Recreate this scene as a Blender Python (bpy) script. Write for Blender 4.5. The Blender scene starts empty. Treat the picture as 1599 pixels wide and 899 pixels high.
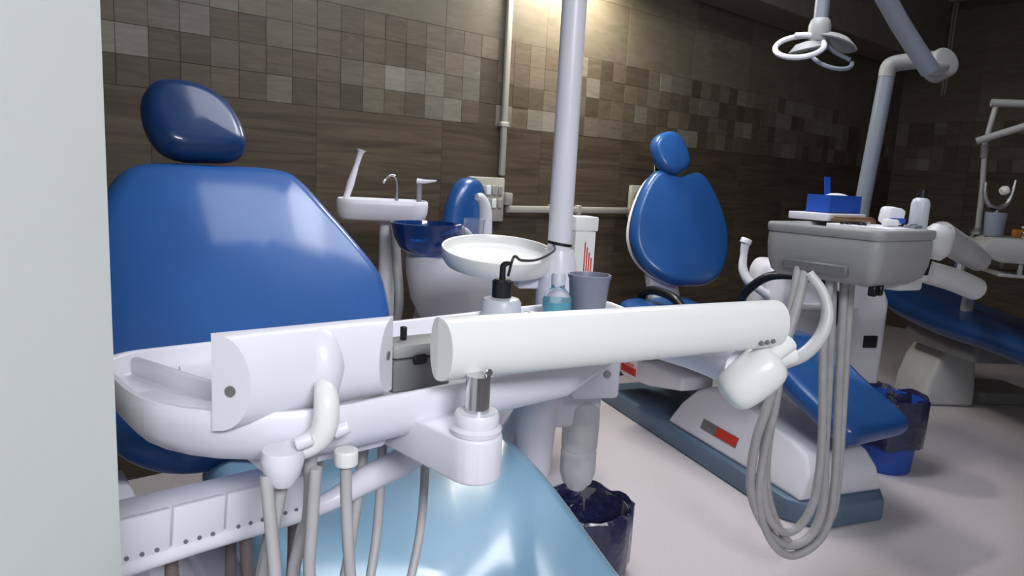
import bpy, bmesh, math, random
from mathutils import Vector, Matrix
random.seed(7)
R = math.radians
S = bpy.context.scene
COL = S.collection

# ---------------------------------------------------------------- camera
cam_d = bpy.data.cameras.new('camera')
cam = bpy.data.objects.new('camera', cam_d); COL.objects.link(cam)
cam_d.sensor_width = 36.0
cam_d.lens = 1100.0 / 1599.0 * 36.0
cam_d.clip_start = 0.02
PITCH, ROLL = R(9.0), R(3.0)
fw = Vector((0, math.cos(PITCH), -math.sin(PITCH)))
up0 = Vector((0, math.sin(PITCH), math.cos(PITCH))); r0 = Vector((1, 0, 0))
rt = r0 * math.cos(ROLL) + up0 * math.sin(ROLL)
up = -r0 * math.sin(ROLL) + up0 * math.cos(ROLL)
cam.matrix_world = Matrix(((rt.x, up.x, -fw.x, 0), (rt.y, up.y, -fw.y, 0), (rt.z, up.z, -fw.z, 1.15), (0, 0, 0, 1)))
S.camera = cam

# ---------------------------------------------------------------- world, exposure
S.view_settings.view_transform = 'Standard'
S.view_settings.look = 'None'
S.view_settings.gamma = 1.0
S.view_settings.use_curve_mapping = False
S.view_settings.exposure = 0.0
S.cycles.use_denoising = True
w = bpy.data.worlds.new('world'); S.world = w; w.use_nodes = True
w.node_tree.nodes['Background'].inputs[0].default_value = (0.6, 0.7, 1.0, 1)
w.node_tree.nodes['Background'].inputs[1].default_value = 0.15

def area(name, loc, rot, sx, sy, power, col=(1, 1, 1)):
    l = bpy.data.lights.new(name, 'AREA'); l.shape = 'RECTANGLE'; l.size = sx; l.size_y = sy
    l.energy = power; l.color = col
    o = bpy.data.objects.new(name, l); COL.objects.link(o)
    o.location = loc; o.rotation_euler = rot
    return o
# the ceiling luminaires hang at these spots (their housings are built further down)
CEIL = 2.75
LAMPS = (((0.72, 2.55), 16, 'second chair'), ((0.15, 1.95), 10, 'middle of the room'))
for (lx, ly), pw_, wh_ in LAMPS:
    area('ceiling_panel_light', (lx, ly, CEIL - 0.075), (0, 0, R(42)), 1.15, 0.55, pw_, (0.93, 0.95, 1.0))

# added, unseen flood panel behind the camera, tilted to leave the right dim
FLOOD = Vector((0.90, -1.65, 2.42))
flood_rot = Vector((-1.45, 2.60, -1.70)).to_track_quat('-Z', 'Y').to_euler()
f_ = area('added_flood_light', tuple(FLOOD), flood_rot, 1.15, 0.55, 30, (0.93, 0.95, 1.0))
f_.data.spread = R(112)

# ---------------------------------------------------------------- materials
MATS = {}
def mat(name, col, rough=0.4, metal=0.0, coat=0.0, trans=0.0, spec=0.5, noise=0.0, nscale=8.0, bump=0.0, bscale=60.0, ior=1.45, emit=0.0, vary=0.0):
    m = bpy.data.materials.new(name); m.use_nodes = True
    nt = m.node_tree; b = nt.nodes['Principled BSDF']
    b.inputs['Base Color'].default_value = (*col, 1); b.inputs['Roughness'].default_value = rough
    b.inputs['Metallic'].default_value = metal; b.inputs['Coat Weight'].default_value = coat
    b.inputs['Coat Roughness'].default_value = 0.12
    b.inputs['Transmission Weight'].default_value = trans; b.inputs['IOR'].default_value = ior
    b.inputs['Specular IOR Level'].default_value = spec
    if emit:
        b.inputs['Emission Color'].default_value = (*col, 1); b.inputs['Emission Strength'].default_value = emit
    tc = nt.nodes.new('ShaderNodeTexCoord')
    if noise or vary:
        n = nt.nodes.new('ShaderNodeTexNoise'); n.inputs['Scale'].default_value = nscale; n.inputs['Detail'].default_value = 6
        nt.links.new(tc.outputs['Object'], n.inputs['Vector'])
        r = nt.nodes.new('ShaderNodeMapRange'); r.inputs['From Min'].default_value = 0.3; r.inputs['From Max'].default_value = 0.7
        r.inputs['To Min'].default_value = 1 - noise; r.inputs['To Max'].default_value = 1 + noise
        nt.links.new(n.outputs['Fac'], r.inputs['Value'])
        h = nt.nodes.new('ShaderNodeHueSaturation'); h.inputs['Color'].default_value = (*col, 1)
        nt.links.new(r.outputs['Result'], h.inputs['Value'])
        nt.links.new(h.outputs['Color'], b.inputs['Base Color'])
    if bump:
        n2 = nt.nodes.new('ShaderNodeTexNoise'); n2.inputs['Scale'].default_value = bscale; n2.inputs['Detail'].default_value = 3
        nt.links.new(tc.outputs['Object'], n2.inputs['Vector'])
        bp = nt.nodes.new('ShaderNodeBump'); bp.inputs['Strength'].default_value = bump; bp.inputs['Distance'].default_value = 0.01
        nt.links.new(n2.outputs['Fac'], bp.inputs['Height']); nt.links.new(bp.outputs['Normal'], b.inputs['Normal'])
    MATS[name] = m
    return m

def wood(name, c1, c2, along=(1.2, 20, 20), rough=0.5):
    m = bpy.data.materials.new(name); m.use_nodes = True
    nt = m.node_tree; b = nt.nodes['Principled BSDF']; b.inputs['Roughness'].default_value = rough
    b.inputs['Specular IOR Level'].default_value = 0.35
    tc = nt.nodes.new('ShaderNodeTexCoord'); oi = nt.nodes.new('ShaderNodeObjectInfo')
    mp = nt.nodes.new('ShaderNodeMapping'); mp.inputs['Scale'].default_value = along
    ad = nt.nodes.new('ShaderNodeVectorMath'); ad.operation = 'ADD'
    sc = nt.nodes.new('ShaderNodeVectorMath'); sc.operation = 'SCALE'; sc.inputs['Scale'].default_value = 37.0
    cb = nt.nodes.new('ShaderNodeCombineXYZ')
    for k in range(3): nt.links.new(oi.outputs['Random'], cb.inputs[k])
    nt.links.new(cb.outputs[0], sc.inputs[0]); nt.links.new(tc.outputs['Object'], ad.inputs[0]); nt.links.new(sc.outputs[0], ad.inputs[1])
    nt.links.new(ad.outputs[0], mp.inputs['Vector'])
    n = nt.nodes.new('ShaderNodeTexNoise'); n.inputs['Scale'].default_value = 1.6; n.inputs['Detail'].default_value = 8; n.inputs['Distortion'].default_value = 1.2
    nt.links.new(mp.outputs[0], n.inputs['Vector'])
    cr = nt.nodes.new('ShaderNodeValToRGB')
    cr.color_ramp.elements[0].position = 0.32; cr.color_ramp.elements[0].color = (*c1, 1)
    cr.color_ramp.elements[1].position = 0.7; cr.color_ramp.elements[1].color = (*c2, 1)
    nt.links.new(n.outputs['Fac'], cr.inputs[0])
    h = nt.nodes.new('ShaderNodeHueSaturation')
    r = nt.nodes.new('ShaderNodeMapRange'); r.inputs['To Min'].default_value = 0.85; r.inputs['To Max'].default_value = 1.15
    nt.links.new(oi.outputs['Random'], r.inputs['Value']); nt.links.new(r.outputs[0], h.inputs['Value'])
    nt.links.new(cr.outputs[0], h.inputs['Color']); nt.links.new(h.outputs[0], b.inputs['Base Color'])
    bp = nt.nodes.new('ShaderNodeBump'); bp.inputs['Strength'].default_value = 0.15; bp.inputs['Distance'].default_value = 0.003
    nt.links.new(n.outputs['Fac'], bp.inputs['Height']); nt.links.new(bp.outputs[0], b.inputs['Normal'])
    MATS[name] = m
    return m

WHITE = mat('white_plastic', (0.74, 0.73, 0.80), 0.32, noise=0.03, nscale=5)
CREAM = mat('cream_enamel', (0.76, 0.76, 0.75), 0.28, noise=0.02, nscale=4)
GREYP = mat('grey_plastic', (0.31, 0.31, 0.31), 0.45, noise=0.06, nscale=9, bump=0.05, bscale=300)
LGREY = mat('light_grey_plastic', (0.50, 0.50, 0.51), 0.42, noise=0.05, nscale=7)
GREYD = mat('dark_grey_plastic', (0.16, 0.16, 0.17), 0.5, noise=0.06)
HOSE = mat('hose_rubber', (0.43, 0.42, 0.43), 0.45, noise=0.08, nscale=20)
HOSEB = mat('brown_hose', (0.17, 0.13, 0.13), 0.5, noise=0.08, nscale=20)
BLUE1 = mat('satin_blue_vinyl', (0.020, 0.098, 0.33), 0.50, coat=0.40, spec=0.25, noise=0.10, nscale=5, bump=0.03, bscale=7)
BLUE = mat('blue_vinyl', (0.015, 0.075, 0.25), 0.30, coat=0.3, spec=0.4, noise=0.08, nscale=6, bump=0.03, bscale=9)
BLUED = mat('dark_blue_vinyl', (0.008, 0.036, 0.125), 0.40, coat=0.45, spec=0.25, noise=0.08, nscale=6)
BLUELIT = mat('lit_blue_vinyl', (0.27, 0.47, 0.64), 0.27, coat=0.9, noise=0.05, nscale=5, bump=0.05, bscale=5)  # backrest vinyl again, with the bright light on the seat painted in
SLATE = mat('slate_blue_paint', (0.105, 0.165, 0.245), 0.45, noise=0.06)
BLACK = mat('black_plastic', (0.008, 0.008, 0.012), 0.35, noise=0.05)
BAG = mat('navy_bin_liner', (0.016, 0.020, 0.065), 0.28, coat=0.6, noise=0.2, nscale=14, bump=1.0, bscale=30)
CHROME = mat('chrome', (0.62, 0.62, 0.65), 0.18, 1.0, noise=0.05)
STEEL = mat('brushed_steel', (0.42, 0.42, 0.44), 0.38, 1.0, noise=0.08, nscale=20)
FLOOR = mat('vinyl_floor', (0.60, 0.555, 0.585), 0.30, noise=0.06, nscale=140, bump=0.04, bscale=160)
PAINT = mat('white_wall_paint', (0.72, 0.76, 0.74), 0.7, noise=0.03, nscale=3)
CEILM = mat('ceiling_paint', (0.55, 0.53, 0.50), 0.8, noise=0.03)
BULK = mat('bulkhead_laminate', (0.17, 0.145, 0.125), 0.5, noise=0.10, nscale=18)
GROUT = mat('tile_grout', (0.085, 0.068, 0.054), 0.85, noise=0.10)
TRIM = mat('grey_trim', (0.30, 0.28, 0.26), 0.4, noise=0.05)
RED = mat('red_print', (0.55, 0.04, 0.03), 0.45, noise=0.05)
TEAL = mat('teal_liquid', (0.02, 0.40, 0.55), 0.15, coat=0.4, noise=0.05)
FROST = mat('frosted_plastic', (0.86, 0.87, 0.90), 0.38, trans=0.5, ior=1.2)
CLEAR = mat('clear_plastic', (0.92, 0.94, 0.98), 0.08, trans=0.93, ior=1.25)
MILKY = mat('milky_plastic', (0.66, 0.69, 0.76), 0.35, trans=0.25, noise=0.03)
BGLASS = mat('blue_glass', (0.010, 0.085, 0.34), 0.06, trans=0.72, coat=0.6, ior=1.4)
GCUP = mat('grey_cup_plastic', (0.20, 0.22, 0.28), 0.35, noise=0.08)
ORANGE = mat('orange_plastic', (0.60, 0.22, 0.03), 0.45, noise=0.06)
YELLOW = mat('yellow_print', (0.75, 0.62, 0.05), 0.45, noise=0.03)
TAN = mat('tan_plastic', (0.16, 0.085, 0.04), 0.5, noise=0.15)
BOXB = mat('blue_card', (0.02, 0.08, 0.42), 0.4, noise=0.1)
GREYM = mat('grey_metal_paint', (0.21, 0.235, 0.285), 0.38, noise=0.05)
CONDW = mat('ivory_conduit', (0.36, 0.345, 0.30), 0.45, noise=0.05)
TUBE = mat('lamp_tube', (1.0, 0.95, 0.80), 0.4, emit=50.0)
PANEL = mat('lamp_diffuser', (0.95, 0.97, 1.0), 0.4, emit=2.5)

PLANK = wood('wood_look_tile', (0.046, 0.033, 0.022), (0.097, 0.073, 0.049))
PLAIN = wood('brown_wall_tile', (0.113, 0.094, 0.067), (0.147, 0.124, 0.092), (4, 14, 14))
MOS = [wood('mosaic_dark', (0.060, 0.046, 0.031), (0.088, 0.070, 0.049), (5, 5, 30)),
       wood('mosaic_brown', (0.076, 0.057, 0.039), (0.113, 0.089, 0.064), (5, 5, 30)),
       wood('mosaic_mid', (0.101, 0.083, 0.061), (0.143, 0.118, 0.089), (5, 5, 30)),
       wood('mosaic_grey', (0.126, 0.110, 0.089), (0.172, 0.153, 0.125), (5, 5, 30)),
       wood('mosaic_pale', (0.160, 0.144, 0.119), (0.206, 0.187, 0.156), (5, 5, 30))]

# ---------------------------------------------------------------- mesh helpers
def obj(name, bm, m, parent=None, loc=(0, 0, 0), rot=(0, 0, 0), angle=40, kind=None):
    bmesh.ops.recalc_face_normals(bm, faces=bm.faces)
    me = bpy.data.meshes.new(name); bm.to_mesh(me); bm.free()
    for p in me.polygons: p.use_smooth = True
    me.set_sharp_from_angle(angle=R(angle))
    me.materials.append(m)
    o = bpy.data.objects.new(name, me); COL.objects.link(o)
    o.location = loc; o.rotation_euler = rot
    if parent: o.parent = parent
    if kind: o['kind'] = kind
    return o

def thing(name, label, cat, loc, yaw=0.0, group=None):
    o = bpy.data.objects.new(name, None); COL.objects.link(o)
    o.empty_display_size = 0.1
    o.location = loc; o.rotation_euler = (0, 0, R(yaw)); o['label'] = label; o['category'] = cat
    if group: o['group'] = group
    return o

def tag(o, label, cat, group=None):
    o['label'] = label; o['category'] = cat
    if group: o['group'] = group
    return o

def new(): return bmesh.new()

def add(dst, src, M=None):
    me = bpy.data.meshes.new('tmp'); 
    if M is not None: bmesh.ops.transform(src, matrix=M, verts=src.verts)
    src.to_mesh(me); src.free(); dst.from_mesh(me); bpy.data.meshes.remove(me)
    return dst

def T(x=0, y=0, z=0, rx=0, ry=0, rz=0):
    return Matrix.Translation((x, y, z)) @ Matrix.Rotation(R(rz), 4, 'Z') @ Matrix.Rotation(R(ry), 4, 'Y') @ Matrix.Rotation(R(rx), 4, 'X')

def box(sx, sy, sz, bev=0.0, seg=3, M=None):
    bm = new(); bmesh.ops.create_cube(bm, size=1)
    bmesh.ops.scale(bm, vec=(sx, sy, sz), verts=bm.verts)
    if bev: bmesh.ops.bevel(bm, geom=bm.edges[:], offset=bev, segments=seg, profile=0.5, affect='EDGES', clamp_overlap=True)
    if M is not None: bmesh.ops.transform(bm, matrix=M, verts=bm.verts)
    return bm

def bx(x0, x1, y0, y1, z0, z1, bev=0.0, seg=3):
    return box(x1 - x0, y1 - y0, z1 - z0, bev, seg, Matrix.Translation(((x0 + x1) / 2, (y0 + y1) / 2, (z0 + z1) / 2)))

def cyl(r, h, n=24, bev=0.0, r2=None, M=None):
    bm = new(); bmesh.ops.create_cone(bm, cap_ends=True, segments=n, radius1=r, radius2=r if r2 is None else r2, depth=h)
    if bev:
        es = [e for e in bm.edges if abs(e.verts[0].co.z - e.verts[1].co.z) < 1e-5]
        bmesh.ops.bevel(bm, geom=es, offset=bev, segments=3, profile=0.5, affect='EDGES', clamp_overlap=True)
    if M is not None: bmesh.ops.transform(bm, matrix=M, verts=bm.verts)
    return bm

def spline(pts, n=8):
    P = [Vector(p) for p in pts]
    if len(P) < 3: return P
    out = []
    for i in range(len(P) - 1):
        a = P[i - 1] if i else P[0] * 2 - P[1]
        b, c = P[i], P[i + 1]
        d = P[i + 2] if i + 2 < len(P) else P[-1] * 2 - P[-2]
        for k in range(n):
            t = k / n
            out.append(0.5 * ((2 * b) + (c - a) * t + (2 * a - 5 * b + 4 * c - d) * t * t + (3 * b - a - 3 * c + d) * t ** 3))
    out.append(P[-1])
    return out

def tube(pts, r, n=12, sm=6, cap=True):
    """round tube along a path; r is a number or one radius per given point"""
    rs = r if isinstance(r, (list, tuple)) else [r] * len(pts)
    if sm > 1 and len(pts) > 2:
        P = spline(pts, sm)
        rr = []
        for i in range(len(pts) - 1):
            for k in range(sm): rr.append(rs[i] + (rs[i + 1] - rs[i]) * k / sm)
        rr.append(rs[-1])
    else:
        P = [Vector(p) for p in pts]; rr = list(rs)
    bm = new(); rings = []
    t = (P[1] - P[0]).normalized()
    u = t.orthogonal().normalized()
    for i, p in enumerate(P):
        t = (P[min(i + 1, len(P) - 1)] - P[max(i - 1, 0)]).normalized()
        u = (u - t * u.dot(t)).normalized(); v = t.cross(u)
        rings.append([bm.verts.new(p + (u * math.cos(2 * math.pi * k / n) + v * math.sin(2 * math.pi * k / n)) * rr[i]) for k in range(n)])
    for a, b in zip(rings, rings[1:]):
        for k in range(n): bm.faces.new((a[k], a[(k + 1) % n], b[(k + 1) % n], b[k]))
    if cap: bm.faces.new(rings[0]); bm.faces.new(rings[-1])
    return bm

def lathe(prof, n=36, M=None):
    bm = new(); rings = []
    for r, z in prof:
        if r < 1e-5: rings.append([bm.verts.new((0, 0, z))])
        else: rings.append([bm.verts.new((r * math.cos(2 * math.pi * k / n), r * math.sin(2 * math.pi * k / n), z)) for k in range(n)])
    for a, b in zip(rings, rings[1:]):
        for k in range(n):
            k2 = (k + 1) % n
            f = [a[k % len(a)], a[k2 % len(a)], b[k2 % len(b)], b[k % len(b)]]
            g = []
            for v in f:
                if v not in g: g.append(v)
            if len(g) > 2: bm.faces.new(g)
    if M is not None: bmesh.ops.transform(bm, matrix=M, verts=bm.verts)
    return bm

def prism(poly, axis, a0, a1, bev=0.0, seg=3):
    """polygon extruded along an axis: 'x' -> poly is (y,z), 'y' -> (x,z), 'z' -> (x,y)"""
    f = {'x': lambda p, a: (a, p[0], p[1]), 'y': lambda p, a: (p[0], a, p[1]), 'z': lambda p, a: (p[0], p[1], a)}[axis]
    bm = new()
    A = [bm.verts.new(f(p, a0)) for p in poly]; B = [bm.verts.new(f(p, a1)) for p in poly]
    bm.faces.new(A); bm.faces.new(B)
    for k in range(len(poly)):
        k2 = (k + 1) % len(poly); bm.faces.new((A[k], A[k2], B[k2], B[k]))
    bmesh.ops.recalc_face_normals(bm, faces=bm.faces)
    if bev: bmesh.ops.bevel(bm, geom=bm.edges[:], offset=bev, segments=seg, profile=0.5, affect='EDGES', clamp_overlap=True)
    return bm

def closed(pts, n=96):
    """closed smooth outline through points, evenly resampled"""
    P = [Vector((p[0], p[1], 0)) for p in pts]; N = len(P); C = []
    for i in range(N):
        a, b, c, d = P[i - 1], P[i], P[(i + 1) % N], P[(i + 2) % N]
        for k in range(10):
            t = k / 10
            C.append(0.5 * ((2 * b) + (c - a) * t + (2 * a - 5 * b + 4 * c - d) * t * t + (3 * b - a - 3 * c + d) * t ** 3))
    L = [0.0]
    for i in range(len(C)): L.append(L[-1] + (C[(i + 1) % len(C)] - C[i]).length)
    out = []; j = 0
    for k in range(n):
        s = L[-1] * k / n
        while L[j + 1] < s: j += 1
        f = (s - L[j]) / max(L[j + 1] - L[j], 1e-9)
        out.append(C[j].lerp(C[(j + 1) % len(C)], f))
    return [(p.x, p.y) for p in out]

def mirror(half):
    """half outline from bottom centre up the right side to top centre -> full outline"""
    return half + [(-x, y) for x, y in reversed(half) if abs(x) > 1e-6]

class Path:
    """curve in the (y, z) plane of a chair: point and normal at an arc length"""
    def __init__(s, pts):
        s.P = spline([(0, p[0], p[1]) for p in pts], 12); s.L = [0.0]
        for a, b in zip(s.P, s.P[1:]): s.L.append(s.L[-1] + (b - a).length)
    def __call__(s, t):
        P, L = s.P, s.L
        j = 0
        while j < len(P) - 2 and L[j + 1] < t: j += 1
        d = (P[j + 1] - P[j]).normalized()
        p = P[j] + d * (t - L[j])
        # smoothed tangent
        a = P[max(j - 3, 0)]; b = P[min(j + 4, len(P) - 1)]
        d = (b - a).normalized()
        return p, Vector((0, -d.z, d.y)) if False else Vector((0, d.z, -d.y))

def cushion(outline, path, t, edge=None, dome=0.01, wrap=0.0, flip=False, n=96, rim=0.0, inner=7):
    """upholstered pad: outline (u across, s along the path), rounded edge, domed face"""
    o = closed(outline, n); edge = edge or t * 0.5
    cx = sum(p[0] for p in o) / n; cy = sum(p[1] for p in o) / n
    um = max(abs(p[0]) for p in o)
    nor = []
    for k in range(n):
        a, b = o[k - 1], o[(k + 1) % n]; d = Vector((b[0] - a[0], b[1] - a[1])).normalized(); nor.append((d.y, -d.x))
    area_ = sum(o[k][0] * o[(k + 1) % n][1] - o[(k + 1) % n][0] * o[k][1] for k in range(n))
    sg = 1 if area_ > 0 else -1
    def ins(d): return [(p[0] - sg * q[0] * d, p[1] - sg * q[1] * d) for p, q in zip(o, nor)]
    rings = []
    for k in range(9):
        th = -math.pi / 2 + math.pi * k / 8
        rings.append((ins(edge * (1 - math.cos(th))), t / 2 * math.sin(th)))
    base = ins(edge)
    if rim: rings.append((ins(edge * 1.25), t / 2 - rim)); base = ins(edge * 1.25)
    for k in range(1, inner):
        f = 1 - k / inner
        rings.append(([(cx + (p[0] - cx) * f, cy + (p[1] - cy) * f) for p in base], t / 2 - rim + dome * (1 - f * f)))
    bm = new()
    def put(u, s, wv):
        p, nn = path(s)
        wv2 = wv + wrap * (u / um) ** 2
        return p + Vector((u, 0, 0)) + nn * (wv2 * (-1 if flip else 1))
    V = [[bm.verts.new(put(p[0], p[1], wv)) for p in ring] for ring, wv in rings]
    for a, b in zip(V, V[1:]):
        for k in range(n): bm.faces.new((a[k], a[(k + 1) % n], b[(k + 1) % n], b[k]))
    c = bm.verts.new(put(cx, cy, t / 2 - rim + dome))
    for k in range(n): bm.faces.new((V[-1][k], V[-1][(k + 1) % n], c))
    c = bm.verts.new(put(cx, cy, -t / 2))
    for k in range(n): bm.faces.new((V[0][(k + 1) % n], V[0][k], c))
    return bm

def tray_bm(outline, z0, z1, rim=0.012, depth=0.02, foot=0.03, n=96, smooth=True):
    """dish with a rolled rim: outer wall narrows to the foot, the bed is sunk"""
    o = closed(outline, n) if smooth else outline
    n = len(o); nor = []
    for k in range(n):
        a, b = o[k - 1], o[(k + 1) % n]; d = Vector((b[0] - a[0], b[1] - a[1])).normalized(); nor.append((d.y, -d.x))
    ar = sum(o[k][0] * o[(k + 1) % n][1] - o[(k + 1) % n][0] * o[k][1] for k in range(n)); sg = 1 if ar > 0 else -1
    def ins(d): return [(p[0] - sg * q[0] * d, p[1] - sg * q[1] * d) for p, q in zip(o, nor)]
    h = z1 - z0
    prof = [(foot, z0), (foot * 0.45, z0 + 0.12 * h), (foot * 0.12, z0 + 0.4 * h), (0, z0 + 0.75 * h), (0.001, z1 - 0.004), (0.004, z1),
            (rim - 0.003, z1), (rim, z1 - 0.003), (rim + 0.006, z1 - depth), (rim + 0.012, z1 - depth - 0.001)]
    bm = new(); V = [[bm.verts.new((p[0], p[1], z)) for p in ins(d)] for d, z in prof]
    for a, b in zip(V, V[1:]):
        for k in range(n): bm.faces.new((a[k], a[(k + 1) % n], b[(k + 1) % n], b[k]))
    bm.faces.new(V[0]); bm.faces.new(V[-1])
    return bm

def rrect(x0, x1, y0, y1, r, n=6):
    out = []
    rs = r if isinstance(r, (list, tuple)) else [r] * 4       # corners: x0y0, x1y0, x1y1, x0y1
    for (cx, cy, a0), q in zip(((x0, y0, 180), (x1, y0, 270), (x1, y1, 0), (x0, y1, 90)), rs):
        ox = cx + q if cx == x0 else cx - q; oy = cy + q if cy == y0 else cy - q
        for k in range(n + 1):
            a = R(a0 + 90 * k / n); out.append((ox + q * math.cos(a), oy + q * math.sin(a)))
    return out

# ---------------------------------------------------------------- the room
CX, CY = 3.30, 6.35                                    # far corner of the room
PHI = 40.5                                             # direction of the tiled back wall
e_ = Vector((math.cos(R(PHI)), math.sin(R(PHI)), 0)); n_ = Vector((math.sin(R(PHI)), -math.cos(R(PHI)), 0))
C0 = Vector((CX, CY, 0))
L_BACK, L_SIDE = 9.0, 6.2
obj('floor', prism([tuple((C0 + e_ * a + n_ * b)[:2]) for a, b in ((0.1, -0.1), (0.1, L_SIDE), (-L_BACK, L_SIDE), (-L_BACK, -0.1))], 'z', -0.06, 0), FLOOR, kind='structure')
obj('ceiling', prism([tuple((C0 + e_ * a + n_ * b)[:2]) for a, b in ((0.1, -0.1), (0.1, L_SIDE), (-L_BACK, L_SIDE), (-L_BACK, -0.1))], 'z', CEIL, CEIL + 0.06), CEILM, kind='structure')
wall_back = obj('wall_back', bx(-L_BACK, 0.1, 0.0, 0.1, 0, CEIL), GROUT, loc=C0, rot=(0, 0, R(PHI)), kind='structure')
wall_right = obj('wall_right', bx(0.0, L_SIDE, 0.0, 0.1, 0, CEIL), GROUT, loc=C0, rot=(0, 0, R(PHI - 90)), kind='structure')
obj('wall_front', bx(-L_BACK, 0.1, -L_SIDE - 0.1, -L_SIDE, 0, CEIL), PAINT, loc=C0, rot=(0, 0, R(PHI)), kind='structure')
obj('wall_side', bx(-L_BACK - 0.1, -L_BACK, -L_SIDE, 0.0, 0, CEIL), PAINT, loc=C0, rot=(0, 0, R(PHI)), kind='structure')
# added partition beside the camera, standing in for a flat white strip
wl = obj('wall_left_added', bx(-0.40, -0.2875, -1.35, 0.50, 0, CEIL, 0.003, 1), PAINT, kind='structure')

MZ0, MZ1, MS = 1.38, 1.78, 0.1                          # mosaic band
def tile_mesh(name, sx, sz, m, th=0.008):
    bm = box(sx - 0.0012, th, sz - 0.0012, 0.0006, 1)
    me = bpy.data.meshes.new(name); bm.to_mesh(me); bm.free(); me.materials.append(m)
    return me
def put_tile(me, name, wall, x, z, proud=0.0, y=0.002):
    o = bpy.data.objects.new(name, me); COL.objects.link(o); o.parent = wall
    o.location = (x, y - proud, z)
plank_me = tile_mesh('plank_tile', 0.60, 0.46, PLANK)
plain_me = tile_mesh('plain_tile', 0.60, 0.30, PLAIN)
mos_me = [tile_mesh('mosaic_tile', MS, MS, m) for m in MOS]
wts = [0, 0, 0, 1, 1, 1, 1, 2, 2, 2, 2, 3, 3, 4]
def tile_wall(wall, xa, xb, mos_a, mos_b):
    nx = int(round((xb - xa) / 0.6))
    for i in range(nx):
        for k in range(3): put_tile(plank_me, 'plank_tile', wall, xa + 0.6 * (i + 0.5), 0.46 * (k + 0.5))
        for k in range(3): put_tile(plain_me, 'plain_tile', wall, xa + 0.6 * (i + 0.5), MZ1 + 0.3 * (k + 0.5))
    n = int(round((mos_b - mos_a) / MS))
    for k in range(4):
        prev = 1
        for i in range(n):
            c = prev if random.random() < 0.25 else random.choice(wts)
            if c == 4 and k > 1: c = 2
            prev = c
            put_tile(mos_me[c], 'mosaic_tile', wall, mos_a + MS * (i + 0.5), MZ0 + MS * (k + 0.5), random.random() * 0.0015)
tile_wall(wall_back, -6.6, 0.0, -6.6, 0.0)
tile_wall(wall_right, 0.0, 1.8, 0.0, 1.8)
# boxed-in bulkhead along the top of the back wall, and the strip in the corner
obj('trim_1', bx(-5.0, -0.01, -0.30, -0.012, 2.225, CEIL - 0.005, 0.004, 1), BULK, loc=C0, rot=(0, 0, R(PHI)), kind='structure')
tr = new()
for k in range(2): add(tr, bx(0.318 + 0.022 * k, 0.334 + 0.022 * k, -0.022, -0.009, 2.0, CEIL - 0.01, 0.002, 1))
obj('trim_2', tr, TRIM, loc=C0, rot=(0, 0, R(PHI - 90)), kind='structure')

def on_wall(x, z, y=0.0):
    p = C0 + e_ * x - n_ * y
    return (p.x, p.y, z)

# fluorescent batten under the bulkhead, just above the picture
t = thing('batten_light', 'white fluorescent batten under the bulkhead above the vertical conduit', 'lamp', on_wall(-4.1, 2.224, -0.17), PHI)
obj('housing', bx(-0.32, 0.32, -0.03, 0.03, -0.022, 0.0, 0.004, 2), CREAM, t)
obj('tube', cyl(0.013, 0.60, 16, M=T(0, 0, -0.040, ry=90)), TUBE, t)
for s_ in (-1, 1): obj('end_cap', bx(s_ * 0.31 - 0.010, s_ * 0.31 + 0.010, -0.018, 0.018, -0.058, -0.001, 0.003, 1), CREAM, t)
area('batten_glow', tuple(Vector(on_wall(-4.1, 2.155, -0.17))), (0, 0, R(PHI)), 0.6, 0.04, 18, (1.0, 0.94, 0.78))

for (lx, ly), pw_, wh_ in LAMPS:
    t = thing('ceiling_panel_lamp', 'flat white ceiling panel lamp above the ' + wh_, 'lamp', (lx, ly, CEIL), 42)
    obj('housing', bx(-0.61, 0.61, -0.31, 0.31, -0.055, -0.001, 0.004, 1), CREAM, t)
    obj('diffuser', bx(-0.575, 0.575, -0.275, 0.275, -0.066, -0.055, 0.002, 1), PANEL, t)

t = thing('added_flood_lamp', 'unseen white flood panel added behind the camera, tilted towards the near chair', 'lamp', (FLOOD.x, FLOOD.y, CEIL), 0)
obj('stem', tube([(0, 0, -0.001), (0, 0, -0.30)], 0.02, 12, 1), CREAM, t)
hm = Matrix.Translation((0, 0, FLOOD.z - CEIL)) @ flood_rot.to_matrix().to_4x4()
obj('housing', box(1.20, 0.60, 0.05, 0.004, 1, hm @ Matrix.Translation((0, 0, 0.04))), CREAM, t)
obj('diffuser', box(1.14, 0.54, 0.008, 0.001, 1, hm @ Matrix.Translation((0, 0, 0.010))), PANEL, t)

# conduits and switch boards on the back wall
t = thing('wall_conduit', 'ivory vertical cable conduit running up the tiled wall', 'conduit', on_wall(-4.46, 1.12, -0.008), PHI)
obj('pipe', bx(-0.015, 0.015, -0.022, 0, 0.03, 1.62, 0.006, 2), CONDW, t)
obj('clip', bx(-0.027, 0.022, -0.026, 0, 0.26, 0.282, 0.003, 1), CONDW, t)
t = thing('wall_conduit', 'ivory horizontal cable conduit between the two switch boards', 'conduit', on_wall(-4.0, 0.99, -0.008), PHI)
obj('pipe', bx(-0.425, 0.485, -0.022, 0, -0.017, 0.017, 0.006, 2), CONDW, t)
obj('clip', bx(-0.135, -0.105, -0.028, 0, -0.026, 0.026, 0.003, 1), CONDW, t)
obj('clip', bx(0.06, 0.09, -0.028, 0, -0.026, 0.026, 0.003, 1), CONDW, t)
t = thing('switch_board', 'ivory switch board with rows of switches below the vertical conduit', 'switch board', on_wall(-4.548, 1.04, -0.008), PHI)
obj('plate', bx(-0.11, 0.10, -0.028, 0, -0.11, 0.10, 0.008, 2), CONDW, t)
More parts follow.
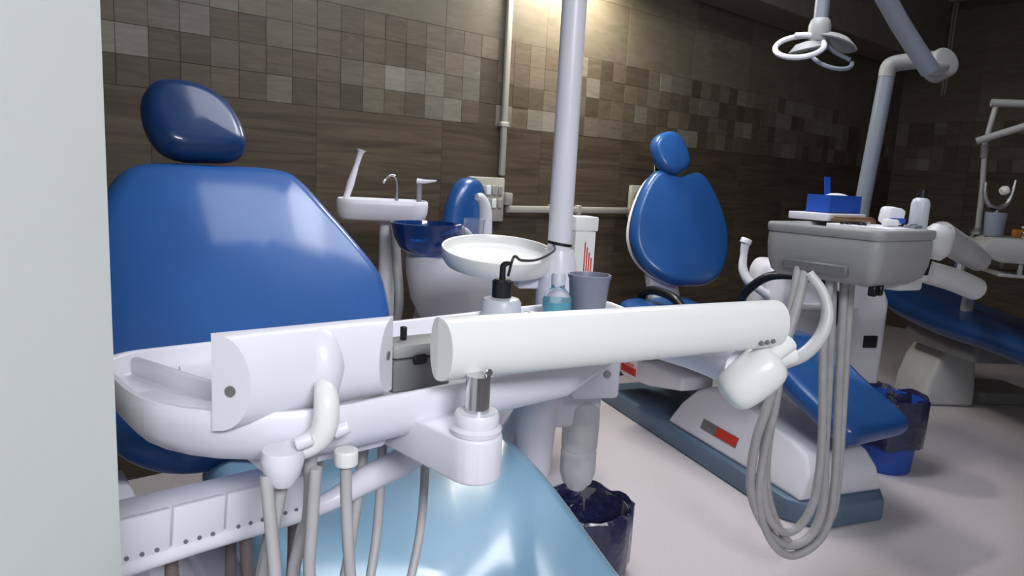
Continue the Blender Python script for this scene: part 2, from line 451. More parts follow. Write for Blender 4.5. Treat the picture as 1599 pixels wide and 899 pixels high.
for k in range(5):
    for r_ in range(2): obj('switch', bx(-0.088 + 0.036 * k, -0.062 + 0.036 * k, -0.036, -0.027, -0.045 + 0.062 * r_, 0.0 + 0.062 * r_, 0.003, 1), TRIM if (k + r_) % 3 else WHITE, t)
obj('plug', bx(0.095, 0.14, -0.045, -0.004, -0.03, 0.03, 0.006, 2), TRIM, t)
t = thing('switch_board', 'small ivory switch board half hidden behind the oval blue backrest', 'switch board', on_wall(-3.46, 1.04, -0.008), PHI)
obj('plate', bx(-0.055, 0.055, -0.026, 0, -0.095, 0.095, 0.008, 2), CONDW, t)
for k in range(3): obj('switch', bx(-0.035, 0.035, -0.033, -0.025, -0.07 + 0.05 * k, -0.035 + 0.05 * k, 0.003, 1), TRIM, t)

# ---------------------------------------------------------------- dental chairs
# local frame of a chair: -y is where the sitter looks, x runs across, z is up
def ring_path(pts): return Path(pts)

# -- near chair -------------------------------------------------
c1 = thing('dental_chair', 'large blue dental chair in the foreground with a broad trapezoid backrest', 'dental chair', (-0.42, 1.33, 0), 38)
back = Path([(-0.02, 0.57), (0.055, 0.68), (0.20, 0.88), (0.36, 1.06), (0.47, 1.17)])
half = [(0, 0.0), (0.16, 0.0), (0.26, 0.06), (0.31, 0.18), (0.335, 0.32), (0.332, 0.385), (0.30, 0.455), (0.245, 0.56), (0.205, 0.635), (0.17, 0.668), (0.11, 0.678), (0, 0.675)]
obj('backrest', cushion(mirror(half), back, 0.10, edge=0.045, dome=0.012, wrap=0.03), BLUE1, c1, loc=(-0.04, 0, 0.025))
hd = Path([(0.365, 1.115), (0.43, 1.21), (0.50, 1.315)])
hh = [(0.00, 0.0), (0.072, 0.006), (0.104, 0.035), (0.103, 0.095), (0.080, 0.155), (0.034, 0.192), (-0.02, 0.202), (-0.072, 0.190), (-0.100, 0.145), (-0.103, 0.085), (-0.085, 0.03), (-0.05, 0.005)]
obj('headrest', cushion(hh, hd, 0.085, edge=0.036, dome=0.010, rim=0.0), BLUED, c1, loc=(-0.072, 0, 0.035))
obj('headrest_bar', bx(-0.10, -0.05, 0.43, 0.445, 0.98, 1.22, 0.004, 1), CHROME, c1)
seat = Path([(0.12, 0.565), (-0.05, 0.56), (-0.20, 0.545), (-0.36, 0.50), (-0.55, 0.43), (-0.80, 0.34), (-1.08, 0.24)])
sh = [(0, 0.0), (0.20, 0.0), (0.275, 0.06), (0.305, 0.20), (0.30, 0.38), (0.275, 0.60), (0.255, 0.85), (0.23, 1.10), (0.20, 1.22), (0.12, 1.25), (0, 1.25)]
obj('seat', cushion(mirror(sh), seat, 0.10, edge=0.045, dome=0.018, n=128, flip=True), BLUELIT, c1, loc=(0.125, 0, 0))
obj('seat_frame', prism(rrect(-0.21, 0.21, -0.30, 0.10, 0.06), 'z', 0.38, 0.47, 0.012), WHITE, c1)
obj('lift_column', prism([(-0.16, 0.08), (-0.12, 0.40), (0.02, 0.41), (0.10, 0.08)], 'x', -0.15, 0.15, 0.02), WHITE, c1)
obj('base_plate', prism(rrect(-0.27, 0.27, -0.55, 0.30, 0.09), 'z', 0.0, 0.08, 0.02), WHITE, c1)
obj('base_cover', prism(rrect(-0.26, 0.24, -0.42, 0.10, 0.08), 'z', 0.085, 0.37, 0.03), WHITE, c1)
obj('side_cover', prism(rrect(-0.19, 0.09, 0.37, 0.60, 0.06), 'x', -0.36, -0.29, 0.02), WHITE, c1)
obj('side_bracket', bx(-0.30, -0.19, -0.10, -0.02, 0.40, 0.45, 0.01, 2), WHITE, c1)

# -- second chair ----------------------------------------------
c2 = thing('dental_chair', 'blue dental chair with an oval backrest and a white box base beside the pole', 'dental chair', (0.955, 3.03, 0), 21)
back = Path([(0.42, 0.63), (0.50, 0.78), (0.555, 0.98), (0.64, 1.25)])
half = [(0, -0.01), (0.10, 0.0), (0.19, 0.05), (0.258, 0.135), (0.286, 0.24), (0.270, 0.355), (0.220, 0.475), (0.165, 0.555), (0.115, 0.585), (0.06, 0.575), (0, 0.555)]
obj('backrest', cushion(mirror(half), back, 0.075, edge=0.032, dome=0.006, wrap=0.035, rim=0.003), BLUE, c2, loc=(0.085, 0, 0.04))
bs = [(x * 0.97, 0.015 + y * 0.965) for x, y in half]
back2 = Path([(0.47, 0.61), (0.55, 0.76), (0.605, 0.96), (0.69, 1.23)])
obj('back_shell', cushion(mirror(bs), back2, 0.03, edge=0.012, dome=0.0, wrap=0.03), WHITE, c2, loc=(0.085, 0, 0.04))
hd = Path([(0.585, 1.235), (0.625, 1.34), (0.66, 1.46)])
a_ = R(20)
hh = []
for k in range(16):
    th = 2 * math.pi * k / 16; x = 0.098 * math.copysign(abs(math.cos(th)) ** 0.8, math.cos(th)); y = 0.112 * math.copysign(abs(math.sin(th)) ** 0.8, math.sin(th))
    hh.append((x * math.cos(a_) - y * math.sin(a_), 0.105 + x * math.sin(a_) + y * math.cos(a_)))
obj('headrest', cushion(hh, hd, 0.085, edge=0.03, dome=0.004, rim=0.005), BLUE, c2, loc=(0.03, 0, -0.03))
obj('headrest_bar', bx(-0.03, 0.03, 0.66, 0.675, 0.95, 1.32, 0.004, 1), CHROME, c2)
seat = Path([(0.46, 0.545), (0.25, 0.50), (-0.05, 0.50), (-0.30, 0.515), (-0.42, 0.49), (-0.58, 0.40), (-0.76, 0.315)])
sh = [(0, 0.0), (0.16, 0.0), (0.225, 0.06), (0.24, 0.25), (0.235, 0.50), (0.205, 0.75), (0.19, 1.00), (0.185, 1.22), (0.16, 1.29), (0.10, 1.30), (0, 1.30)]
obj('seat', cushion(mirror(sh), seat, 0.085, edge=0.036, dome=0.006, flip=True, n=128, rim=0.003), BLUE, c2, loc=(-0.05, 0, 0.025), rot=(0, 0, R(9)))
obj('seat_pan', prism(rrect(-0.185, 0.185, -0.36, 0.44, 0.05), 'z', 0.40, 0.455, 0.012), WHITE, c2)
obj('back_stem', prism([(0.40, 0.44), (0.55, 0.75), (0.60, 0.74), (0.47, 0.42)], 'x', -0.09, 0.07, 0.012), WHITE, c2)
obj('plinth', prism([(-0.21, 0.72), (-0.21, -0.66), (-0.13, -0.76), (0.15, -0.76), (0.235, -0.66), (0.235, 0.66), (0.17, 0.72)], 'z', 0.0, 0.085, 0.012), SLATE, c2)
prof = [(0.13, 0.085), (0.08, 0.19), (0.01, 0.265), (-0.07, 0.305), (-0.15, 0.312), (-0.34, 0.285), (-0.58, 0.255), (-0.66, 0.235), (-0.70, 0.18), (-0.705, 0.085)]
bb = prism(prof, 'x', -0.185, 0.20, 0.016)
for v in bb.verts:
    if v.co.z > 0.09: v.co.x *= 1 - 0.42 * (v.co.z - 0.085) / 0.23
obj('base_box', bb, WHITE, c2)
lb = obj('base_label', bx(-0.003, 0.003, -0.115, 0.115, -0.021, 0.021, 0.001, 1), GREYD, c2, loc=(-0.1625, -0.215, 0.155), rot=(0, R(18.7), 0)); lb['label'] = 'dark grey label strip with a red end'
obj('red_field', bx(-0.0042, -0.002, -0.115, 0.015, -0.019, 0.019), RED, lb)
obj('lift_arm', prism([(0.60, 0.31), (0.62, 0.37), (0.30, 0.42), (0.02, 0.42), (0.02, 0.36), (0.30, 0.30), (0.52, 0.285)], 'x', -0.20, -0.03, 0.015), WHITE, c2, loc=(0, 0, -0.10))
lb = obj('arm_label', bx(-0.204, -0.198, 0.40, 0.54, 0.315, 0.352, 0.001, 1), RED, c2, loc=(0, 0, -0.10)); lb['label'] = 'red printed label with pale script above it'
sc = new()
for k in range(5): add(sc, tube([(-0.205, 0.53 - 0.024 * k, 0.360), (-0.205, 0.522 - 0.024 * k, 0.370), (-0.205, 0.514 - 0.024 * k, 0.360)], 0.0022, 6, 4))
obj('script_print', sc, RED, lb)
obj('link_bar', prism([(0.10, 0.10), (0.14, 0.13), (0.52, 0.34), (0.56, 0.30), (0.16, 0.085)], 'x', 0.03, 0.12, 0.008), GREYM, c2)
for s in (-1,):
    obj('armrest', tube([(s * 0.25, 0.48, 0.50), (s * 0.29, 0.44, 0.65), (s * 0.30, 0.36, 0.70), (s * 0.30, 0.24, 0.71), (s * 0.30, 0.12, 0.69), (s * 0.29, 0.05, 0.61), (s * 0.24, 0.03, 0.47)], 0.021, 12, 6), BLACK, c2, loc=(0.11, 0, -0.05))

# -- third chair, far left behind the cuspidors -----------------
c3 = thing('dental_chair', 'dark blue chair seen edge-on between the blue bowl and the switch board', 'dental chair', (0.032, 2.80, 0), 74)
back = Path([(0.12, 0.58), (0.19, 0.75), (0.22, 0.92), (0.24, 1.14)])
half = [(0, 0.0), (0.10, 0.0), (0.17, 0.06), (0.21, 0.20), (0.205, 0.34), (0.16, 0.47), (0.09, 0.555), (0, 0.575)]
obj('backrest', cushion(mirror(half), back, 0.085, edge=0.036, dome=0.005, wrap=0.03), BLUE, c3)
seat = Path([(0.12, 0.52), (-0.10, 0.50), (-0.35, 0.50), (-0.55, 0.46)])
sh = [(0, 0.0), (0.16, 0.0), (0.20, 0.08), (0.20, 0.26), (0.17, 0.38), (0.1, 0.42), (0, 0.42)]
obj('seat', cushion(mirror(sh), seat, 0.085, edge=0.036, dome=0.005, flip=True), BLUED, c3)
obj('back_stem', prism([(0.10, 0.42), (0.23, 0.72), (0.27, 0.71), (0.17, 0.40)], 'x', -0.06, 0.06, 0.01), WHITE, c3)
obj('lift_column', prism([(0.22, 0.06), (0.17, 0.46), (-0.10, 0.46), (-0.02, 0.06)], 'x', -0.12, 0.12, 0.015), WHITE, c3)
obj('base_plate', prism(rrect(-0.17, 0.17, -0.05, 0.30, 0.06), 'z', 0, 0.06, 0.012), SLATE, c3)

# -- fourth chair, far right ------------------------------------
c4 = thing('dental_chair', 'dark blue reclined chair at the right edge on a pale domed base', 'dental chair', (2.46, 3.78, 0), 4)
seat = Path([(0.55, 0.60), (0.25, 0.535), (-0.10, 0.50), (-0.45, 0.49), (-0.80, 0.46), (-1.05, 0.40)])
sh = [(0, 0.0), (0.14, 0.0), (0.22, 0.06), (0.25, 0.30), (0.25, 0.70), (0.22, 1.10), (0.20, 1.40), (0.18, 1.55), (0.10, 1.60), (0, 1.60)]
obj('seat', cushion(mirror(sh), seat, 0.11, edge=0.048, dome=0.010, flip=True, n=128), BLUED, c4)
dome = [(0.15, 0.0), (0.145, 0.12), (0.125, 0.26), (0.075, 0.34), (0.0, 0.36), (-0.06, 0.33), (-0.11, 0.24), (-0.145, 0.12), (-0.155, 0.0)]
obj('base_dome', prism(dome, 'y', -0.14, 0.16, 0.03), LGREY, c4, loc=(0.03, 0.18, 0))
obj('seat_bracket', prism(rrect(-0.14, 0.14, -0.30, 0.28, 0.03), 'z', 0.34, 0.455, 0.01), GREYD, c4)
obj('foot_plinth', prism(rrect(0.24, 0.62, 0.10, 0.42, 0.06), 'z', 0.0, 0.07, 0.015), GREYP, c4)
obj('floor_rail', bx(-0.42, -0.20, 0.30, 0.36, 0.02, 0.05, 0.005, 1), STEEL, c4, rot=(0, 0, 0))

# ---------------------------------------------------------------- foreground delivery unit
U = thing('delivery_unit', 'white foreground delivery unit with a long tray and spring arm over the near chair', 'dental unit', (-0.062, 0.966, 0), 42)
out = rrect(-0.435, 0.445, -0.165, 0.158, [0.17, 0.05, 0.05, 0.06], 8)
out = out[:9] + [(-0.20, -0.165), (-0.10, -0.165), (0.05, -0.165)] + [(0.05 + 0.05 * math.sin(R(a)), -0.115 - 0.05 * math.cos(R(a))) for a in (10, 20, 30)] + [(0.24, -0.088), (0.36, -0.022), (0.395, 0.005), (0.415, 0.035)] + out[18:]
obj('tray', tray_bm(out, 0.862, 0.920, 0.012, 0.022, 0.035, smooth=False), WHITE, U, angle=50)
obj('tray_divider', prism([(-0.395, 0.13), (-0.385, 0.13), (-0.315, -0.115), (-0.327, -0.115)], 'z', 0.895, 0.918, 0.003, 2), WHITE, U)
obj('tray_ledge', prism([(-0.43, 0.02), (-0.395, 0.02), (-0.335, -0.10), (-0.36, -0.12), (-0.40, -0.09)], 'z', 0.895, 0.909, 0.004, 2), WHITE, U)
def dprofile(h, d, n=10):
    """half-cylinder cross-section, flat side at the back: (depth toward front, height)"""
    return [(d * math.sin(math.pi * k / n) ** 0.85, -h / 2 + h * (0.5 - 0.5 * math.cos(math.pi * k / n))) for k in range(n + 1)]
def dbar(p0, p1, h0, h1, d0, d1, s0, s1, front, n=14):
    """bar of half-round profile from p0 to p1 (backs of its ends), ends cut aslant by s0/s1 so the front is shorter"""
    p0, p1 = Vector(p0), Vector(p1); ax = (p1 - p0).normalized(); fr = Vector(front); fr = (fr - ax * fr.dot(ax)).normalized(); upv = Vector((0, 0, 1))
    bm = new(); rings = []
    m = 6
    for j in range(m + 1):
        f = j / m; r = []
        for (d, z) in dprofile(1.0, 1.0, n):
            h = h0 + (h1 - h0) * f; dd = d0 + (d1 - d0) * f
            a = p0 + ax * (s0 * d); b = p1 - ax * (s1 * d)
            r.append(bm.verts.new(a.lerp(b, f) + fr * (dd * d) + upv * (h * z)))
        # flat back, slightly crowned top corner
        rings.append(r)
    for a, b in zip(rings, rings[1:]):
        for k in range(len(a)): bm.faces.new((a[k], a[(k + 1) % len(a)], b[(k + 1) % len(a)], b[k]))
    bm.faces.new(rings[0]); bm.faces.new(rings[-1])
    bmesh.ops.recalc_face_normals(bm, faces=bm.faces)
    return bm
# instrument cover with its grip, standing on the front rim
CV0, CV1 = (-0.387, -0.122, 0.951), (-0.196, -0.122, 0.954)
cov = obj('instrument_cover', dbar(CV0, CV1, 0.092, 0.082, 0.030, 0.029, 0.024, 0.034, (0, -1, 0)), WHITE, U, angle=25)
obj('cover_screw', cyl(0.005, 0.004, 16, M=Matrix.Translation((-0.3752, -0.1365, 0.945)) @ Matrix.Rotation(R(39), 4, 'Z') @ Matrix.Rotation(R(-90), 4, 'Y')), GREYD, cov)
obj('cover_screw', cyl(0.005, 0.004, 16, M=Matrix.Translation((-0.209, -0.132, 0.955)) @ Matrix.Rotation(R(-48), 4, 'Z') @ Matrix.Rotation(R(90), 4, 'Y')), GREYD, cov)
rib = tube([(-0.285, -0.118, 0.979), (-0.285, -0.130, 0.973), (-0.285, -0.1365, 0.955), (-0.286, -0.133, 0.930)], [0.017, 0.0205, 0.0215, 0.019], 14, 5)
obj('cover_rib', rib, WHITE, cov)
g = tube([(-0.300, -0.160, 0.945), (-0.301, -0.172, 0.942), (-0.303, -0.180, 0.932), (-0.305, -0.182, 0.914), (-0.310, -0.178, 0.900), (-0.322, -0.172, 0.891), (-0.332, -0.160, 0.886)], [0.006, 0.0105, 0.0118, 0.0122, 0.012, 0.011, 0.010], 14, 6)
obj('grip_lever', g, CREAM, U)
obj('lever_screw', cyl(0.0065, 0.016, 14, 0.002, M=T(-0.328, -0.186, 0.903, rx=20, ry=70)), WHITE, U)
obj('lever_screw', cyl(0.0065, 0.016, 14, 0.002, M=T(-0.288, -0.180, 0.904, rx=20, ry=70)), WHITE, U)
obj('hose_nozzle', lathe([(0.0, 0.0), (0.010, 0.0), (0.016, 0.010), (0.020, 0.026), (0.018, 0.034), (0, 0.036)], 20, M=T(-0.342, -0.172, 0.860)), WHITE, U)
obj('hose_block', bx(-0.34, -0.20, -0.125, -0.06, 0.848, 0.866, 0.008, 2), WHITE, U)

# spring arm, post, swivel
A0 = Vector((-0.152 - 0.0, -0.2, 0.973))
def loc_u(x, y, z):                       # world point -> unit frame
    dx, dy = x + 0.062, y - 0.966; c, s = math.cos(R(42)), math.sin(R(42))
    return Vector((dx * c + dy * s, -dx * s + dy * c, z))
p0 = loc_u(-0.072, 0.70, 0.972); p1 = loc_u(0.366, 0.965, 0.967)
fr = loc_u(-0.062 + 0.45, 0.966 - 0.9, 0) - loc_u(-0.062, 0.966, 0)
arm = obj('spring_arm', dbar(p0, p1, 0.066, 0.066, 0.026, 0.028, 0.004, 0.0, (fr.x, fr.y, 0)), CREAM, U, angle=25)
obj('arm_back', dbar(p0 + Vector((0, 0.001, 0)), p1, 0.066, 0.066, 0.018, 0.018, 0.0, 0.0, (-fr.x, -fr.y, 0)), CREAM, arm, angle=25)
obj('arm_screw', cyl(0.0045, 0.006, 14, 0.001, M=Matrix.Translation(loc_u(-0.020, 0.690, 0.953)) @ T(rx=90, rz=-10)), CHROME, arm)
for k in range(3): obj('arm_hole', cyl(0.0035, 0.003, 10, M=Matrix.Translation(loc_u(0.335 + 0.010 * k, 0.917 + 0.006 * k, 0.948 + 0.0006 * k)) @ T(rx=60, rz=-10)), GREYD, arm)
pp = loc_u(-0.029, 0.69, 0)
obj('post', cyl(0.0125, 0.05, 20, M=T(pp.x, pp.y, 0.925)), CHROME, U)
obj('post_collar', lathe([(0.0, 0.890), (0.0255, 0.890), (0.0265, 0.895), (0.0225, 0.898), (0.0235, 0.908), (0.0215, 0.912), (0.0, 0.912)], 28, M=T(pp.x, pp.y, 0)), WHITE, U)
q0 = pp; q1 = loc_u(-0.145, 0.80, 0)
sw = []
d = (q1 - q0).normalized(); nrm = Vector((-d.y, d.x, 0))
for k in range(13):
    a = -math.pi / 2 + math.pi * k / 12
    sw.append(tuple((q0 - d * (0.0275 * math.cos(a)) + nrm * (0.0275 * math.sin(a)))[:2]))
for k in range(7):
    a = math.pi / 2 - math.pi * k / 6
    sw.append(tuple((q1 + d * (0.022 * math.cos(a)) + nrm * (0.022 * math.sin(a)))[:2]))
obj('swivel_block', prism(sw, 'z', 0.842, 0.8895, 0.004, 3), WHITE, U)
obj('swivel_pin', cyl(0.012, 0.03, 16, M=T(q1.x, q1.y, 0.888)), CHROME, U)

# knuckle at the arm's right end, link back to the side unit, bent grip tube
def W2(lst): return [tuple(loc_u(*p)) for p in lst]
kn = lathe([(0, -0.046), (0.012, -0.0455), (0.021, -0.043), (0.027, -0.038), (0.031, -0.030), (0.0335, -0.015), (0.034, 0.0), (0.0338, 0.016), (0.032, 0.030), (0.028, 0.039), (0.021, 0.044), (0.011, 0.0465), (0, 0.047)], 36, M=Matrix.Translation(loc_u(0.340, 0.955, 0.890)) @ T(rx=28, ry=40))
obj('knuckle', kn, CREAM, U)
obj('link_arm', tube(W2([(0.330, 0.965, 0.900), (0.29, 1.08, 0.895), (0.23, 1.30, 0.87), (0.14, 1.54, 0.85)]), [0.030, 0.030, 0.033, 0.036], 16, 5), WHITE, U)
obj('knuckle_sleeve', tube(W2([(0.342, 0.955, 0.900), (0.372, 0.968, 0.914), (0.400, 0.975, 0.924)]), [0.020, 0.017, 0.0165], 16, 4), CREAM, U)
obj('knuckle_cap', tube(W2([(0.352, 0.945, 0.917), (0.392, 0.965, 0.940)]), [0.012, 0.012], 14, 1), CREAM, U)
gt = W2([(0.385, 0.972, 0.908), (0.422, 0.985, 0.920), (0.450, 1.0, 0.945), (0.461, 1.012, 0.975), (0.455, 1.022, 1.005), (0.435, 1.03, 1.032)])
obj('bent_tube', tube(gt, [0.010, 0.0098, 0.0095, 0.009, 0.008, 0.007], 14, 6), LGREY, U)

# holder rail with push-button panels, under the tray
Rl0, Rl1 = loc_u(-0.405, 0.572, 0), loc_u(-0.222, 0.785, 0)
rd = (Rl1 - Rl0).normalized(); rn = Vector((rd.y, -rd.x, 0)); yawr = math.degrees(math.atan2(rd.y, rd.x))
Lr = (Rl1 - Rl0).length
rail = obj('holder_rail', bx(0, Lr, -0.004, 0.045, -0.028, 0.020, 0.004, 2), WHITE, U, loc=(Rl0.x, Rl0.y, 0.795), rot=(0, R(4.0), R(yawr)))
nP = 5; pw = Lr / nP
for k in range(nP):
    pb = bx(pw * k + 0.0012, pw * (k + 1) - 0.0012, -0.010, -0.002, -0.024, 0.0215, 0.002, 2)
    pn = obj('holder_panel', pb, WHITE, U, loc=(Rl0.x, Rl0.y, 0.795), rot=(0, R(4.0), R(yawr)))
    for j in range(3): obj('button', cyl(0.0022, 0.002, 10, M=T(pw * (k + 0.25 + 0.25 * j), -0.0105, -0.017, rx=90)), GREYD, pn)
e1 = loc_u(-0.222, 0.785, 0.752); e2 = loc_u(-0.145, 0.80, 0.855)
L0 = Vector((Rl0.x, Rl0.y, 0.764)) + rn * 0.006
L1 = Vector((Rl1.x, Rl1.y, 0.752)) + rn * 0.006
obj('rail_tube', tube([tuple(L0), tuple(L0.lerp(L1, 0.5)), tuple(L1), tuple(loc_u(-0.165, 0.815, 0.775)), tuple(loc_u(-0.12, 0.82, 0.80)), tuple(loc_u(-0.10, 0.80, 0.83)), tuple(loc_u(-0.128, 0.793, 0.850))], [0.0085, 0.0085, 0.011, 0.017, 0.018, 0.016, 0.012], 14, 7), WHITE, U)
# instrument hoses hanging from the tray and looping back under it
hs = [((-0.213, 0.600, 0.872), (-0.206, 0.592, 0.83), (-0.199, 0.585, 0.775), (-0.20, 0.60, 0.66), (-0.22, 0.68, 0.60), (-0.24, 0.76, 0.68), (-0.20, 0.78, 0.872)),
      ((-0.203, 0.622, 0.872), (-0.210, 0.622, 0.83), (-0.222, 0.620, 0.765), (-0.25, 0.64, 0.64), (-0.28, 0.72, 0.60), (-0.28, 0.79, 0.70), (-0.24, 0.80, 0.872)),
      ((-0.174, 0.622, 0.872), (-0.177, 0.622, 0.82), (-0.179, 0.622, 0.755), (-0.17, 0.64, 0.66), (-0.16, 0.72, 0.61), (-0.15, 0.80, 0.70), (-0.15, 0.84, 0.872)),
      ((-0.155, 0.660, 0.872), (-0.154, 0.660, 0.82), (-0.148, 0.660, 0.735), (-0.14, 0.68, 0.64), (-0.12, 0.75, 0.61), (-0.10, 0.83, 0.70), (-0.10, 0.87, 0.872)),
      ((-0.190, 0.66, 0.872), (-0.192, 0.66, 0.80), (-0.205, 0.655, 0.745), (-0.205, 0.68, 0.66), (-0.19, 0.74, 0.62), (-0.18, 0.80, 0.70), (-0.17, 0.85, 0.872))]
for k, h in enumerate(hs): obj('instrument_hose', tube(W2(h), 0.0058 if k != 4 else 0.0065, 10, 6), HOSE, U)
obj('hose_ferrule', cyl(0.012, 0.016, 16, 0.002, M=Matrix.Translation(loc_u(-0.155, 0.660, 0.868))), CREAM, U)
for k in (0, 1):
    b = loc_u(-0.345 + 0.06 * k, 0.69 + 0.05 * k, 0)
    o = obj('suction_hose', tube([(b.x, b.y, 0.765), (b.x, b.y, 0.70), (b.x + 0.01, b.y, 0.60), (b.x + 0.04, b.y + 0.03, 0.55), (b.x + 0.08, b.y + 0.06, 0.62), (b.x + 0.085, b.y + 0.065, 0.765)], 0.007, 10, 6), HOSEB, U)

# ---------------------------------------------------------------- things on the foreground tray
def stand(name, label, cat, x, y, z, group=None): return thing(name, label, cat, (x, y, z), 0, group)
ZT = 0.898
t = stand('pump_bottle', 'milky white pump bottle with a black collar on the foreground tray', 'bottle', -0.017, 1.170, ZT)
obj('body', lathe([(0, 0), (0.031, 0), (0.034, 0.004), (0.034, 0.042), (0.030, 0.048), (0.014, 0.051), (0, 0.051)], 28), MILKY, t)
obj('collar', lathe([(0, 0.050), (0.0165, 0.050), (0.0165, 0.078), (0.013, 0.081), (0, 0.081)], 24), BLACK, t)
obj('pump_head', tube([(0, 0, 0.080), (0, 0, 0.094), (0.001, 0, 0.104), (0.007, -0.003, 0.108), (0.014, -0.006, 0.1085)], [0.0055, 0.005, 0.0055, 0.004, 0.003], 10, 4), BLACK, t)
t = stand('liquid_bottle', 'short clear bottle half full of teal liquid next to the grey cup', 'bottle', 0.080, 1.215, ZT)
obj('body', lathe([(0, 0.001), (0.023, 0.001), (0.0255, 0.005), (0.0255, 0.045), (0.021, 0.055), (0.012, 0.064), (0.011, 0.078)], 28), CLEAR, t)
obj('liquid', lathe([(0, 0.002), (0.0235, 0.002), (0.0242, 0.006), (0.0242, 0.041), (0, 0.041)], 28), TEAL, t)
obj('stopper', lathe([(0, 0.070), (0.0125, 0.070), (0.0125, 0.086), (0.010, 0.09), (0, 0.09)], 20), MILKY, t)
t = stand('grey_cup', 'grey plastic tumbler standing at the right end of the tray', 'cup', 0.137, 1.245, ZT)
obj('body', lathe([(0, 0.001), (0.028, 0.001), (0.030, 0.004), (0.0365, 0.078), (0.0385, 0.082), (0.0385, 0.087), (0.036, 0.087), (0.0345, 0.080), (0.0275, 0.006), (0, 0.005)], 32), GCUP, t)
t = stand('metal_fitting', 'small chrome cylindrical fitting lying between the two bottles', 'fitting', 0.038, 1.225, ZT + 0.009)
obj('barrel', cyl(0.0085, 0.030, 16, 0.001, M=T(0, 0, 0, ry=90)), CHROME, t)
obj('flange', cyl(0.0088, 0.006, 16, 0.001, M=T(0.006, 0, 0.0, ry=90)), STEEL, t)
t = stand('blue_clip', 'tiny blue clip lying left of the pump bottle', 'clip', -0.055, 1.190, ZT)
obj('body', bx(-0.006, 0.006, -0.010, 0.010, 0, 0.014, 0.002, 1), BOXB, t)
obj('jaw', bx(-0.004, 0.004, 0.008, 0.022, 0.002, 0.008, 0.001, 1), BOXB, t)
t = thing('instrument_box', 'small grey metal instrument box with a yellow tag in the gap of the arm', 'box', (-0.112, 0.815, ZT), 36)
obj('body', bx(-0.038, 0.038, -0.022, 0.022, 0, 0.038, 0.004, 2), GREYD, t)
obj('lid', bx(-0.039, 0.039, -0.023, 0.023, 0.039, 0.056, 0.005, 2), GREYP, t)
obj('tag', bx(0.012, 0.028, -0.0245, -0.0225, 0.042, 0.050), YELLOW, t)
obj('knob', cyl(0.004, 0.016, 12, 0.001, M=T(-0.015, 0, 0.064)), BLACK, t)
obj('latch', bx(-0.014, 0.004, -0.027, -0.022, 0.032, 0.043, 0.002, 1), BLACK, t)
for k in range(2):
    t = thing('dental_probe', ['thin grey steel probe in the left tray bay, nearer the rim', 'thin grey steel probe in the left tray bay, nearer the cover'][k], 'instrument', (-0.345 + 0.025 * k, 0.745 + 0.012 * k, ZT + 0.004), -38 + 6 * k, 'probes in the left tray bay')
    obj('handle', tube([(-0.055, 0, 0), (0.045, 0, 0)], 0.003, 10, 1), STEEL, t)
    obj('tip', tube([(-0.055, 0, 0), (-0.072, 0.0, 0.001), (-0.082, 0.004, 0.006)], [0.002, 0.0012, 0.0006], 8, 4), STEEL, t)

# ---------------------------------------------------------------- side unit with the white lamp pole
s1 = thing('side_unit', 'white side unit with a tall pole and a shallow round dish behind the tray', 'dental unit', (0.10, 1.56, 0), 15)
obj('pole', cyl(0.0265, 1.815, 28, M=T(0, 0, 0.93 + 0.9075)), WHITE, s1)
obj('pole_socket', lathe([(0, 0.80), (0.046, 0.80), (0.046, 0.90), (0.040, 0.965), (0.032, 0.995), (0, 0.995)], 28), WHITE, s1)
obj('cable_tie', lathe([(0.0268, -0.003), (0.0285, -0.003), (0.0285, 0.003), (0.0268, 0.003)], 24, M=T(0, 0, 1.008, ry=8)), BLACK, s1)
dish = lathe([(0, -0.022), (0.095, -0.022), (0.120, -0.016), (0.130, -0.002), (0.1315, 0.018), (0.130, 0.022), (0.126, 0.021), (0.120, 0.006), (0.112, 0.001), (0, 0.0)], 48, M=T(-0.122, 0.060, 0.966, rx=9))
obj('round_dish', dish, CREAM, s1)
obj('thin_cable', tube([(-0.02, -0.022, 1.008), (-0.045, -0.10, 1.002), (-0.115, -0.22, 0.998), (-0.175, -0.32, 1.008), (-0.198, -0.355, 1.018), (-0.206, -0.353, 0.985)], 0.0024, 8, 6), BLACK, s1)
obj('dish_bracket', bx(-0.09, 0.0, 0.0, 0.045, 0.905, 0.937, 0.006, 2), WHITE, s1)
obj('unit_body', bx(-0.055, 0.105, -0.06, 0.09, 0.60, 0.81, 0.012, 3), WHITE, s1)
obj('front_box', bx(0.008, 0.118, -0.12, -0.03, 0.685, 0.785, 0.010, 3), WHITE, s1)
obj('box_screw', cyl(0.008, 0.006, 16, 0.001, M=T(0.085, -0.122, 0.742, rx=90)), GREYP, s1)
obj('canister', lathe([(0, 0.495), (0.036, 0.495), (0.042, 0.505), (0.044, 0.56), (0.050, 0.66), (0.050, 0.69), (0, 0.695)], 28, M=T(-0.052, -0.06, 0)), WHITE, s1)
b = obj('water_bottle', lathe([(0.004, 0.405), (0.02, 0.408), (0.026, 0.418), (0.034, 0.425), (0.041, 0.45), (0.041, 0.50), (0.0385, 0.505), (0.041, 0.51), (0.043, 0.585), (0.041, 0.61), (0.028, 0.628), (0.018, 0.636), (0.018, 0.646)], 32, M=T(0.068, -0.03, 0.035)), FROST, s1)
b['label'] = 'clear plastic water bottle hanging under the unit'
obj('water', lathe([(0, 0.412), (0.022, 0.414), (0.032, 0.428), (0.0385, 0.452), (0.0385, 0.470), (0, 0.470)], 28, M=T(0.068, -0.03, 0.035)), CLEAR, b)
obj('support_arm', tube([(-0.02, 0.06, 0.62), (-0.06, 0.07, 0.55), (-0.15, 0.08, 0.42), (-0.24, 0.09, 0.25), (-0.26, 0.09, 0.0)], 0.032, 16, 6), WHITE, s1)
